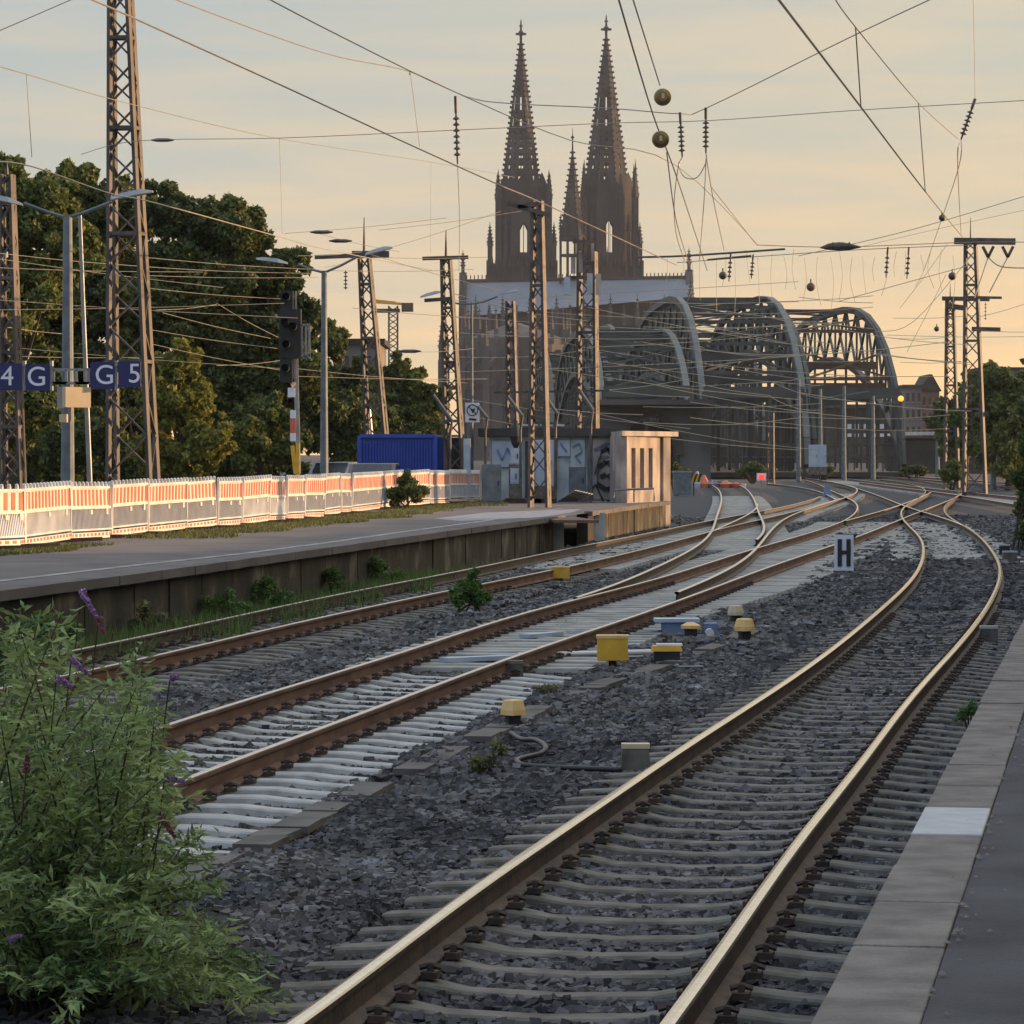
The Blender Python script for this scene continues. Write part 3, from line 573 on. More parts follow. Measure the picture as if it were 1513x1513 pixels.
        for px_ in (wl_m + 14, wl_m + 24, wr_m - 24, wr_m - 14):
            pn = MB(); pinnacle(pn, X(px_, CY), cy - r * .95, z1 - 2, zt(338), zt(306), 1.3); pn.build('turret', M['cath'], o)
    tower(770, 40, 262, 268, 720, 823, 733, 815, 29, CY + 28)
    tower(899, 33, 262, 268, 858, 952, 862, 945, 33, CY + 28)
    # transept: long pale roof, gables, facade with buttresses and tall windows
    zr, ze, zf = Z(415, CY), Z(470, CY), 0.0; xl, xr = X(684, CY), X(1018, CY); xe = X(890, CY)
    yf = CY - 12
    roof = MB(); roof.add([(xl, yf, ze), (xr, yf, Z(441, CY)), (xr, CY, zr + 1), (xl, CY, zr - .5), (xl, CY + 12, ze), (xr, CY + 12, ze)], [(0, 1, 2, 3), (3, 2, 5, 4)])
    r_ = roof.build('roof', M['lead'], T)
    rd = MB(); rd.bar((xl, CY, zr), (xr, CY, zr + 1.4), 1.0); 
    for q in range(60): x = xl + (xr - xl) * q / 59; rd.box((x, CY, zr + 1.2 + q / 60), (.35, .35, 1.5))
    rd.build('ridge_cresting', M['cath'], r_)
    for x, z1_ in ((xl, zr + 3), (xr, zr + 4)):
        g = MB(); g.prism([(yf - 1, zf), (CY + 13, zf), (CY + 13, ze), (CY, z1_), (yf - 1, ze)], x - 1.3, x + 1.3, 'x'); 
        pinnacle(g, x, CY, z1_ - 2, z1_ + 2, z1_ + 8, 1.2); pinnacle(g, x, yf - 1, ze - 4, ze + 6, ze + 14, 2.0); g.build('gable', M['cath_low'], T)
    wl_ = MB(); wl_.box(((xl + xr) / 2, yf + .5, ze / 2), (xr - xl, 1.0, ze - .2)); wl_.build('wall', M['cath_low'], T)
    for q in range(17):
        x = xl + (xr - xl) * (q + .5) / 17
        for za, zb_ in ((ze - 24, ze - 5), (6, ze - 29)):
            wd = MB(); wd.prism([(x - 1.3, za), (x + 1.3, za), (x + 1.3, zb_ - 3), (x, zb_), (x - 1.3, zb_ - 3)], yf - .35, yf + .3, 'y'); wi = wd.build('window', M['glass'], T)
            ml = MB(); ml.box((x, yf - .5, (za + zb_) / 2), (.3, .3, zb_ - za)); ml.box((x, yf - .5, za + (zb_ - za) * .55), (2.6, .3, .3)); ml.build('tracery', M['cath_low'], wi)
    for q in range(18):
        x = xl + (xr - xl) * q / 17; bt = MB(); bt.box((x, yf - 2.2, 24), (1.5, 4.4, 48 - zf)); bt.box((x, yf - 1.2, ze / 2 + 4), (1.1, 2.4, ze - 6)); pinnacle(bt, x, yf - 3, 46, 50, 58 if q % 2 else 55, 1.3); bt.build('buttress', M['cath_low'], T)
    # choir projecting towards the viewer with its own roof and polygonal end
    cx0, cx1 = X(686, CY - 60), X(838, CY - 60); cyf = CY - 62
    zc = ze * .94
    ch = MB(); mid = (cx0 + cx1) / 2; hw = (cx1 - cx0) / 2
    ring = [(mid + hw * math.cos(a), cyf + 14 - 16 * math.sin(a)) for a in [math.pi * k / 8 for k in range(9)]]
    poly = [(cx1, CY - 12)] + ring + [(cx0, CY - 12)]; n = len(poly)
    for (x0, y0), (x1, y1) in zip(poly[:-1], poly[1:]): ch.add([(x0, y0, 0), (x1, y1, 0), (x1, y1, zc - 6), (x0, y0, zc - 6)], [(0, 1, 2, 3)])
    c_ = ch.build('choir', M['cath_low'], T)
    cr_ = MB(); ap = Vector((mid, cyf + 16, ze - 3))
    for (x0, y0), (x1, y1) in zip(ring[:-1], ring[1:]): cr_.add([(x0, y0, zc - 6.2), (x1, y1, zc - 6.2), tuple(ap)], [(0, 1, 2)])
    cr_.add([(cx1, cyf + 14, zc - 6.2), (cx1, CY, zc - 6.2), (mid, CY, ze - 3), tuple(ap)], [(0, 1, 2, 3)]); cr_.add([(cx0, cyf + 14, zc - 6.2), (cx0, CY, zc - 6.2), (mid, CY, ze - 3), tuple(ap)], [(3, 2, 1, 0)])
    cr_.build('choir_roof', M['cath_low'], c_)
    for (x0, y0) in ring:
        bt = MB(); d = Vector((x0 - mid, (y0 - cyf - 14))); d = d.normalized() if d.length else Vector((0, -1)); x2, y2 = x0 + d.x * 8, y0 + d.y * 8
        bt.box((x2, y2, 17), (2.2, 2.2, 34)); pinnacle(bt, x2, y2, 32, 38, 48, 1.8); bt.bar((x2, y2, 31), (x0, y0, zc - 13), .9, 1.4); bt.bar((x2, y2, 24), (x0, y0, zc - 22), .9, 1.4); pinnacle(bt, x0, y0, zc - 8, zc - 3, zc + 5, 1.3); bt.build('flying_buttress', M['cath_low'], c_)
    for k in range(8):
        a = math.pi * (k + .5) / 8; x, y = mid + hw * .97 * math.cos(a), cyf + 14 - 15.6 * math.sin(a); wd = MB(); wd.box((x, y - .4, zc - 20), (2.6, 1.2, 20)); wd.box((x, y - .4, 12), (2.2, 1.2, 14)); wd.build('window', M['glass'], c_)
    # crossing spire
    fl = MB(); x = X(846, CY); spire(fl, x, CY, zr - 2, Z(222, CY), 15 * U, .3, [(zr + 2, zr + 17, .62, 0)], rot=math.pi / 8)
    fl2 = MB(); z0 = Z(340, CY)
    fl3 = MB()
    for j in range(8):
        a = math.pi / 8 + math.pi / 4 * j; px_, py_ = x + 4.6 * math.cos(a), CY + 4.6 * math.sin(a); fl2.bar((px_, py_, zr - 1), (px_, py_, z0 - 1), .8); pinnacle(fl2, px_, py_, z0 - 2, z0, z0 + 6, .7)
        a2 = a + math.pi / 4; q_ = (x + 4.6 * math.cos(a2), CY + 4.6 * math.sin(a2)); fl2.bar((px_, py_, z0 - 3), (q_[0], q_[1], z0 - 3), 1.0, 1.6); fl2.bar((px_, py_, zr + 9), (q_[0], q_[1], zr + 9), .6, .8)
    spire(fl3, x, CY, z0 - 2, Z(222, CY), 4.6, .2, []); fl3.lathe((x, CY, Z(222, CY) - 1), [(.35, 0), (.2, 5), (.7, 5.6), (.15, 6.2), (.05, 9)], 6)
    f_ = fl2.build('crossing_turret', M['cath'], T); fl3.build('spire', M['cath'], f_)
cathedral()

# ------------------------------------------------------------------ bridge: three parallel steel arch bridges seen nearly end on
def bridge(px_l, px_r, Y0, H, label, mt, mtop, mend, far=2):
    root = thing('arch_bridge', label, 'bridge', (X((px_l + px_r) / 2, Y0), Y0, 0), 'parallel arch bridges across the river'); xs = [X(px_l, Y0), X(px_r, Y0)]; HD = -.022
    Ls = 135.0
    def top(u, Hh): return 1.0 + Hh * (1 - abs(2 * u - 1) ** 3.4) ** .62
    def bot(u, Hh): return 1.0 + Hh * .70 * (1 - (2 * u - 1) ** 2) ** .8
    for si in range(far):
        ya = Y0 + si * (Ls + 6); Hh = H * (1.0 if si == 0 else 1.12)
        tops = []
        for x0 in xs:
            rb = MB(); N = 20; tp, bt = [], []
            for k in range(N + 1):
                u = .5 - .5 * math.cos(math.pi * k / N); y = ya + Ls * u; x = x0 + HD * (y - Y0); tp.append(Vector((x, y, top(u, Hh)))); bt.append(Vector((x, y, bot(u, Hh))))
            for k in range(N):
                rb.bar(tp[k], tp[k + 1], .7, .7); rb.bar(bt[k], bt[k + 1], .6, .6)
            web = MB()
            for k in range(1, N):
                web.bar(tp[k], bt[k], .22, .22); web.bar(tp[k], bt[k + 1], .24, .24); web.bar(tp[k], bt[k - 1], .24, .24); pass
                if bt[k].z > 2.5: web.bar(bt[k], (bt[k].x, bt[k].y, .6), .26, .26)
            r = rb.build('arch_rib', mt, root); web.build('lattice', mt, r); tops.append(tp)
            if si == 0:  # pale rounded end frame
                e = MB(); pts = [Vector((tp[k].x + .05, tp[k].y - .75, tp[k].z + .1)) for k in range(0, 9)]
                for a, c_ in zip(pts[:-1], pts[1:]): e.bar(a, c_, .62 if mend is M['bridge_pale'] else .3, .4)
                e.build('end_frame', mend, root)
        br = MB()
        for k in range(3, N - 2, 1 if px_l < 1100 else 2):
            a, c_ = tops[0][k], tops[1][k]; a2, c2 = tops[0][k + 1], tops[1][k + 1]
            br.bar(a, c_, .3, .35); br.bar(a, c2, .2, .2); br.bar(c_, a2, .2, .2)
        for k in (4, 5): br.bar(tops[0][k] - Vector((0, 0, 3.6)), tops[1][k] - Vector((0, 0, 3.6)), .5, .8)
        br.build('wind_bracing', mtop, root)
        dk = MB(); y1 = ya + Ls; dk.bar(((xs[0] + xs[1]) / 2 + HD * (ya - Y0), ya, .1), ((xs[0] + xs[1]) / 2 + HD * (y1 - Y0), y1, .1), xs[1] - xs[0] + 2, .5); dk.build('deck', M['darkstone'], root)
        if si == 0:
            pf = MB()
            for yk in (ya + 2, ya + 24, ya + 48):
                xa, xb = xs[0] + HD * (yk - Y0), xs[1] + HD * (yk - Y0); pf.bar((xa, yk, 8.2), (xb, yk, 8.2), .5, 1.1)
                for f in (0, .33, .66, 1): pf.bar((xa + (xb - xa) * f, yk, 0), (xa + (xb - xa) * f, yk, 8.2), .35)
            for x0 in xs:
                for q in range(22):
                    y = ya + 3 + q * 6; pf.bar((x0 + HD * (y - Y0), y, 0), (x0 + HD * (y - Y0), y, 3.1), .16)
                pf.bar((x0, ya, 3.1), (x0 + HD * Ls, y1, 3.1), .2, .25); pf.bar((x0, ya, 1.8), (x0 + HD * Ls, y1, 1.8), .15, .15)
            pf.build('portal_frame', mt, root)
bridge(1203, 1334, 335, 17.6, 'right hand arch bridge with open brown lattice showing sky through it', M['bridge'], M['bridge_brown'], M['bridge'], far=2)
bridge(1042, 1192, 330, 18.6, 'middle arch bridge with a pale rounded end frame, highest of the three', M['bridge'], M['bridge'], M['bridge_pale'])
bridge(893, 1022, 325, 14.8, 'left hand arch bridge in front of the cathedral roof with two pale hoops', M['bridge'], M['bridge'], M['bridge_pale'])
# stone portal with a dark arch left of the bridges
t = thing('stone_portal', 'sooty stone abutment with a wide dark arch behind the graffiti hut', 'abutment', (X(960, 322), 322, 0))
b = MB(); ys = 322; u = lambda px: X(px, ys); z = lambda py: Z(py, ys)
arc = [(u(960) + (u(1005) - u(960)) * math.cos(a), z(672) + (z(612) - z(672)) * math.sin(a)) for a in [math.pi * k / 14 for k in range(15)]]
zt_ = z(598); base = -.3
b.prism([(arc[0][0], base), (u(1050), base), (u(1050), zt_), (u(960), zt_)] + arc[7::-1], ys, ys + 6, 'y'); b.prism([(arc[-1][0], base)] + arc[14:6:-1] + [(u(960), zt_), (u(885), zt_), (u(885), base)], ys, ys + 6, 'y')
b.build('wall', M['portal_stone'], t); b = MB(); b.box((u(967), ys - .15, zt_ + .2), (u(1050) - u(884), 6.6, .5)); b.build('parapet', M['cath_low'], t)
b = MB()
for a, c_ in zip(arc[:-1], arc[1:]): b.bar((a[0], ys - .1, a[1]), (c_[0], ys - .1, c_[1]), .8, .5)
b.build('arch_ring', M['cath_low'], t)
b = MB(); b.box((u(960), ys + 30, 2), (u(1040) - u(900), .5, 7)); b.build('arch_shade_panel', M['black'], t)  # black panel carries the shade inside the arch as its colour
# dark retaining wall and distant buildings on the right
t = thing('retaining_wall', 'long dark wall behind the far tracks below the distant buildings', 'wall', (X(1370, 420), 420, GZ))
b = MB(); b.box(((X(1310, 420) + X(1560, 420)) / 2, 420, 1.9), (X(1560, 420) - X(1310, 420), 2, 4.4)); b.build('wall', M['darkstone'], t); 
b = MB(); b.box(((X(1310, 420) + X(1560, 420)) / 2, 419.6, 4.2), (X(1560, 420) - X(1310, 420), 2.4, .3)); b.build('coping', M['darkstone'], t)
t = thing('train_roof', 'thin pale strip of a low roof above the dark far wall', 'roof', (X(1370, 430), 430, 4))
b = MB(); b.box(((X(1337, 430) + X(1378, 430)) / 2, 430, Z(640.5, 430)), (X(1377, 430) - X(1337, 430), 3, .42)); b.build('roof', M['white'], t); b = MB(); b.box(((X(1380, 430) + X(1399, 430)) / 2, 430, Z(640.5, 430)), (X(1399, 430) - X(1380, 430), 3, .42)); b.build('roof', M['white'], t)
def block(name, label, px0, px1, pyt, Y, m, floors, cols, gable=None, dy=14, roofm=None):
    r = thing(name, label, 'building', (X((px0 + px1) / 2, Y), Y, GZ)); x0, x1, zt = X(px0, Y), X(px1, Y), Z(pyt, Y)
    b = MB(); b.box(((x0 + x1) / 2, Y + dy / 2, zt / 2), (x1 - x0, dy, zt)); b.build('wall', m, r)
    b = MB()
    if gable: b.prism([(x0 - .4, zt), (x1 + .4, zt), ((x0 + x1) / 2 + .3, zt + gable), ((x0 + x1) / 2 - .3, zt + gable)], Y - .4, Y + dy + .4, 'y')
    else: b.box(((x0 + x1) / 2, Y + dy / 2, zt + .2), (x1 - x0 + .8, dy + .8, .5))
    b.build('roof', roofm or M['darkstone'], r)
    for i in range(floors):
        for j in range(cols):
            w_ = MB(); x = x0 + (x1 - x0) * (j + .5) / cols; z_ = zt - (i + .6) * 3.1; w_.box((x, Y + .02, z_), ((x1 - x0) / cols * .5, .16, 1.6)); wi = w_.build('window', M['glass'], r); w_ = MB(); w_.box((x, Y - .1, z_ - .9), ((x1 - x0) / cols * .6, .24, .14)); w_.build('sill', M['plaster'], wi)
    return r
block('apartment_house', 'distant grey house with stepped roof right of the bridge arch', 1337, 1362, 572, 620, M['city'], 4, 3)
block('apartment_house', 'distant reddish grey gabled house between the bridge and the far trees', 1361, 1388, 578, 640, mat('pale_brick', (.13, .085, .07), (.19, .13, .11), .3, .9), 4, 3, gable=3.2)
block('apartment_house', 'distant low building peeping over the trees at the right edge', 1452, 1530, 548, 420, M['city'], 3, 7)
block('office_block', 'grey flat roofed block behind the trees left of the far crane', 496, 562, 508, 300, M['city'], 4, 6)
t = thing('far_station', 'dark distant building with small pale windows seen through the bridge portals', 'building', (X(1190, 760), 760, 0)); Yk = 760
b = MB(); b.box(((X(900, Yk) + X(1336, Yk)) / 2, Yk + 10, Z(604, Yk) / 2), (X(1336, Yk) - X(900, Yk), 20, Z(604, Yk))); b.build('wall', M['darkstone'], t); b = MB(); b.box(((X(900, Yk) + X(1336, Yk)) / 2, Yk + 9, Z(603, Yk) + .4), (X(1336, Yk) - X(900, Yk) + 2, 24, .8)); b.build('roof', M['darkstone'], t)
for px in (1243, 1255, 1266, 1279, 1291, 1303, 1314):
    for py, h_ in ((630, 7), (643, 5)): b = MB(); b.box((X(px, Yk), Yk - .1, Z(py, Yk)), (.9, .3, h_ * Yk / FPX)); b.build('window', M['signwhite'], t)
# crane
t = thing('tower_crane', 'small yellow tower crane standing far away left of the cathedral', 'crane', (X(580, 700), 700, 0)); Yc = 700
b = MB(); x = X(581, Yc)
for sx in (-.9, .9):
    for sy in (-.9, .9): b.bar((x + sx, Yc + sy, 0), (x + sx, Yc + sy, Z(452, Yc)), .3)
for k in range(26):
    z0 = k * 1.25; b.bar((x - .9, Yc - .9, z0), (x + .9, Yc - .9, z0 + 1.25), .2); b.bar((x + .9, Yc - .9, z0), (x - .9, Yc - .9, z0 + 1.25), .2)
b.build('tower', M['bridge'], t); b = MB(); za = Z(452, Yc)
b.bar((X(548, Yc), Yc, Z(446, Yc)), (X(606, Yc), Yc, za + .3), .7, .5); b.bar((X(548, Yc), Yc, Z(443, Yc)), (X(585, Yc), Yc, Z(447, Yc)), .4); b.build('jib', M['yellow'], t)
b = MB(); b.box((X(602, Yc), Yc, za - .3), (2.4, 1.6, 1.8)); b.box((X(573, Yc), Yc, za - 1), (5, 1.5, .8)); b.build('counterweight', M['bridge_brown'], t)

# ------------------------------------------------------------------ foliage
def leaves(c, size, aspect=2.2, nrm=None, fold=.25, droop=0.0, dirs=None):
    """leaf-shaped folded faces at points c (n,3)"""
    n = len(c); d = RN.normal(0, 1, (n, 3)) if dirs is None else dirs + RN.normal(0, .45, (n, 3)); d[:, 2] -= droop; d /= np.linalg.norm(d, axis=1)[:, None]
    u = RN.normal(0, 1, (n, 3)); a = np.cross(d, u); a /= np.linalg.norm(a, axis=1)[:, None] + 1e-9; k = np.cross(a, d)
    s = (size * RN.uniform(.6, 1.35, n))[:, None]; wd = s / aspect
    v = np.stack([c - d * s * .5, c - d * s * .05 + a * wd * .5 + k * s * fold * .3, c + d * s * .5 - k * s * fold, c - d * s * .05 - a * wd * .5 + k * s * fold * .3, c + k * s * fold * .1], 1)
    f = np.array([(0, 1, 4), (1, 2, 4), (2, 3, 4), (3, 0, 4)])
    F_ = (f[None] + (np.arange(n) * 5)[:, None, None]).reshape(-1, 3)
    return v.reshape(-1, 3), F_
def crown_pts(blobs, n, shell=.35):
    B = np.array(blobs); wts = B[:, 3] ** 2; wts /= wts.sum(); i = RN.choice(len(B), n, p=wts)
    d = RN.normal(0, 1, (n, 3)); d /= np.linalg.norm(d, axis=1)[:, None]; r = (1 - shell * RN.random(n) ** 1.6) * (1 + .16 * np.sin(d[:, 0] * 7 + i) * np.cos(d[:, 2] * 8 + i * 2) + RN.normal(0, .05, n))
    return B[i, :3] + d * (B[i, 3] * r)[:, None] * np.array([1, 1, .85])
def tree(px, Y, blobs_px, n, size, mleaf, label, group, base=LP, sub=7, name='leafy_tree', trunk_r=.28):
    """blobs_px: (px, py, radius px) crown masses in the picture; sub-blobs are scattered over each"""
    x0 = X(px, Y); r = thing(name, label, 'tree', (x0, Y, base), group); B = []; limbs = []
    for (bx, by, br) in blobs_px:
        c = P(bx, by, Y + random.uniform(-.5, .5) * br * Y / FPX); R = br * Y / FPX; limbs.append(c)
        for _ in range(sub * 3):
            d = Vector((random.gauss(0, 1), random.gauss(0, 1), random.gauss(0, 1))).normalized(); q = c + d * R * random.uniform(.35, 1.0); B.append((q.x, q.y, q.z, R * random.uniform(.10, .30)))
        B.append((c.x, c.y, c.z, R * .62))
    v, f = leaves(crown_pts(B, n, .55), size, 1.7, droop=.3); npmesh('crown', v, f, mleaf, r)
    t_ = MB(); zc = max(base + 1.5, sum(l.z for l in limbs) / len(limbs)); top_ = Vector((x0, Y, zc)); t_.tube([(x0, Y, base - .3), (x0 + .1, Y, base + (zc - base) * .5), top_], [trunk_r, trunk_r * .75, trunk_r * .4], 8)
    for l in limbs[:9]:
        s_ = Vector((x0, Y, base + (zc - base) * random.uniform(.3, .7))); t_.tube([s_, (s_ + l) / 2 + Vector((0, 0, .4)), l], [trunk_r * .42, trunk_r * .28, trunk_r * .1], 5)
    t_.build('trunk', M['bark'], r); return r
GB = 'trees behind the left platform'
tree(20, 118, [(15, 320, 85), (-20, 470, 110), (55, 420, 90), (30, 600, 120), (70, 290, 45), (10, 262, 40), (100, 360, 60)], 60000, .26, M['leaf'], 'tall tree at the left edge of the view behind the number 4 sign', GB)
tree(120, 126, [(120, 330, 85), (95, 280, 40), (155, 305, 45), (200, 320, 50), (130, 430, 100), (200, 440, 80), (110, 560, 120), (170, 640, 110), (60, 680, 80)], 70000, .26, M['leaf_dark'], 'broad dark tree behind the grey double lamp pole', GB)
tree(300, 124, [(250, 320, 55), (300, 325, 62), (350, 360, 60), (400, 410, 62), (300, 430, 110), (390, 510, 105), (440, 470, 55), (230, 450, 90), (330, 600, 120), (450, 580, 75), (370, 660, 90), (200, 560, 90)], 120000, .25, M['leaf_dark'], 'largest round crowned tree right of the tall lattice mast', GB, trunk_r=.4)
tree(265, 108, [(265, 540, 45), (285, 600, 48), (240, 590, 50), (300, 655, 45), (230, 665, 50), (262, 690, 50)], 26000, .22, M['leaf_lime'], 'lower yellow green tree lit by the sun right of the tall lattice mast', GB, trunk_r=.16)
tree(200, 112, [(180, 560, 40), (150, 640, 55), (95, 660, 55), (190, 690, 40)], 15000, .22, M['leaf_dark'], 'low dark tree between the 5 sign and the lamp pole', GB, trunk_r=.14)
tree(380, 112, [(360, 650, 55), (415, 660, 50), (395, 610, 40), (330, 690, 40)], 18000, .20, M['leaf'], 'bushy young tree at the foot of the railway signal', GB, trunk_r=.14)
tree(505, 140, [(500, 600, 50), (525, 560, 34), (490, 510, 34), (470, 560, 50), (475, 640, 60), (520, 660, 40)], 26000, .26, M['leaf_dark'], 'narrow dark tree between the lamp pole and the far grey block', GB, trunk_r=.2)
tree(590, 170, [(560, 590, 45), (600, 580, 40), (590, 545, 24), (625, 610, 40), (575, 635, 45), (620, 640, 38), (645, 590, 22)], 22000, .27, M['leaf_dark'], 'dark rounded tree behind the blue container', GB, trunk_r=.25)
tree(525, 165, [(520, 640, 45), (540, 610, 40)], 9000, .27, M['leaf_dark'], 'small dark tree left of the blue container', GB, trunk_r=.2)
GR = 'trees on the embankment at the right'
tree(1490, 230, [(1480, 600, 55), (1510, 580, 50), (1450, 620, 50), (1500, 650, 60), (1540, 600, 60), (1470, 560, 30)], 26000, .36, M['leaf'], 'broad tree at the right edge beyond the crossing', GR, base=GZ)
tree(1425, 250, [(1425, 600, 36), (1410, 640, 36), (1440, 575, 30), (1435, 650, 40)], 14000, .36, M['leaf_dark'], 'dark tree behind the right lattice masts', GR, base=GZ)
tree(1395, 300, [(1395, 605, 20), (1385, 625, 18), (1400, 640, 20)], 5000, .4, M['leaf_dark'], 'small far tree beside the distant gabled house', GR, base=GZ)
def shrub(name, px, py0, Y, blobs, n, size, m, label, cat='shrub', group=None, z0=None, asp=2.2, sub=5, stems=7, droop=0):
    z0 = Z(py0, Y) if z0 is None else z0; x0 = X(px, Y); r = thing(name, label, cat, (x0, Y, z0), group); B = []
    for (bx, by, br) in blobs:
        c = P(bx, by, Y + random.uniform(-.6, .6) * br * Y / FPX); R = br * Y / FPX
        for _ in range(sub):
            d = Vector((random.gauss(0, 1), random.gauss(0, 1), random.gauss(0, 1))).normalized(); q = c + d * R * random.uniform(.3, .7); B.append((q.x, q.y, max(q.z, z0 + .1), R * random.uniform(.3, .55)))
    v, f = leaves(crown_pts(B, n, .8), size, asp, droop=droop); npmesh('foliage', v, f, m, r)
    s_ = MB()
    for k in range(stems):
        q = Vector(random.choice(B)[:3]); s_.tube([(x0 + random.uniform(-.1, .1) * 2, Y, z0 - .05), ((x0 + q.x) / 2, (Y + q.y) / 2, (z0 + q.z) / 2 + .05), q], [.012 * max(1, Y / 40), .009 * max(1, Y / 40), .004], 5)
    s_.build('stems', M['bark'], r); return r
shrub('round_shrub', 597, 752, 96, [(597, 720, 24), (585, 735, 20), (612, 730, 20), (597, 705, 16)], 5000, .13, M['leaf_dark'], 'single dark shrub standing in front of the striped fence', z0=LP)
shrub('weed', 695, 898, 48.2, [(695, 872, 24), (680, 880, 20), (712, 880, 20), (700, 850, 12)], 2600, .10, M['leaf_weed'], 'bright green weed growing between the left and the middle track', 'weed', asp=3)
shrub('weed', 720, 1150, 25.4, [(718, 1125, 26), (735, 1110, 20), (700, 1130, 20)], 420, .07, M['leaf_dry'], 'thin pale weed in the ballast near the coiled cable', 'weed', asp=4, sub=3)
shrub('weed', 812, 1032, 33.8, [(812, 1020, 16), (795, 1022, 12)], 220, .06, M['leaf_dry'], 'tiny pale weed in front of the middle track box', 'weed', asp=4, sub=3)
for (px, py, sz, n_, mm, lab) in ((325, 890, 44, 4600, M['leaf_weed'], 'tall weeds at the wall foot, leftmost of the row'), (395, 872, 46, 5000, M['leaf_weed'], 'broad green weeds at the middle of the wall foot'), (490, 860, 38, 4600, M['leaf'], 'dark green weeds at the wall foot right of the middle clump'), (560, 842, 34, 4200, M['leaf_weed'], 'rounded weeds at the wall foot nearest the bare wall'), (215, 900, 26, 1200, M['leaf_dry'], 'dry pale grass tuft at the wall foot'), (270, 915, 22, 900, M['leaf_dry'], 'low dry tuft left of the tall wall weeds')):
    Yk = float(np.interp(px, [756.5 + FPX * x / y for x, y in pl], [y for x, y in pl])) - 1.2
    shrub('wall_weed', px, 0, Yk, [(px, py + 2, sz * .75), (px - sz * .8, py + 22, sz * .6), (px + sz * .8, py + 18, sz * .6), (px, py + 34, sz * .8), (px - sz * .5, py + 40, sz * .6), (px + sz * .6, py + 34, sz * .6)], n_, .085, mm, lab, 'weed', 'weeds along the foot of the platform wall', z0=-.27, asp=3)
shrub('shrub', 1406, 712, 210, [(1406, 694, 16), (1398, 702, 12), (1414, 700, 12)], 2600, .28, M['leaf'], 'green shrub at the foot of the tall right lattice mast', z0=GZ)
shrub('shrub', 1505, 790, 84, [(1520, 745, 34), (1516, 700, 34), (1525, 655, 36), (1518, 785, 28), (1535, 615, 34), (1545, 690, 45), (1545, 760, 45)], 20000, .13, M['leaf_dark'], 'tall dark bush cut by the right edge beside the near track', z0=GZ)
shrub('shrub', 1435, 1060, 27, [(1432, 1045, 22), (1418, 1060, 16)], 500, .05, M['leaf_weed'], 'grassy tuft growing against the right platform wall', z0=-.25, asp=5)
for px, py, Y, s_, lab in ((1350, 690, 300, 14, 'low bushes left of the green shrub by the far tracks'), (1215, 690, 290, 12, 'low bush below the bridge portal'), (1113, 690, 280, 15, 'bush right of the orange tarpaulins'), (1000, 690, 200, 12, 'bush at the corner of the sunlit hut')):
    shrub('shrub', px, 0, Y, [(px, py + 3, s_), (px - s_, py + 8, s_ * .7), (px + s_, py + 8, s_ * .7)], 1500, .34 * Y / 300, M['leaf_dark'], lab, z0=GZ)

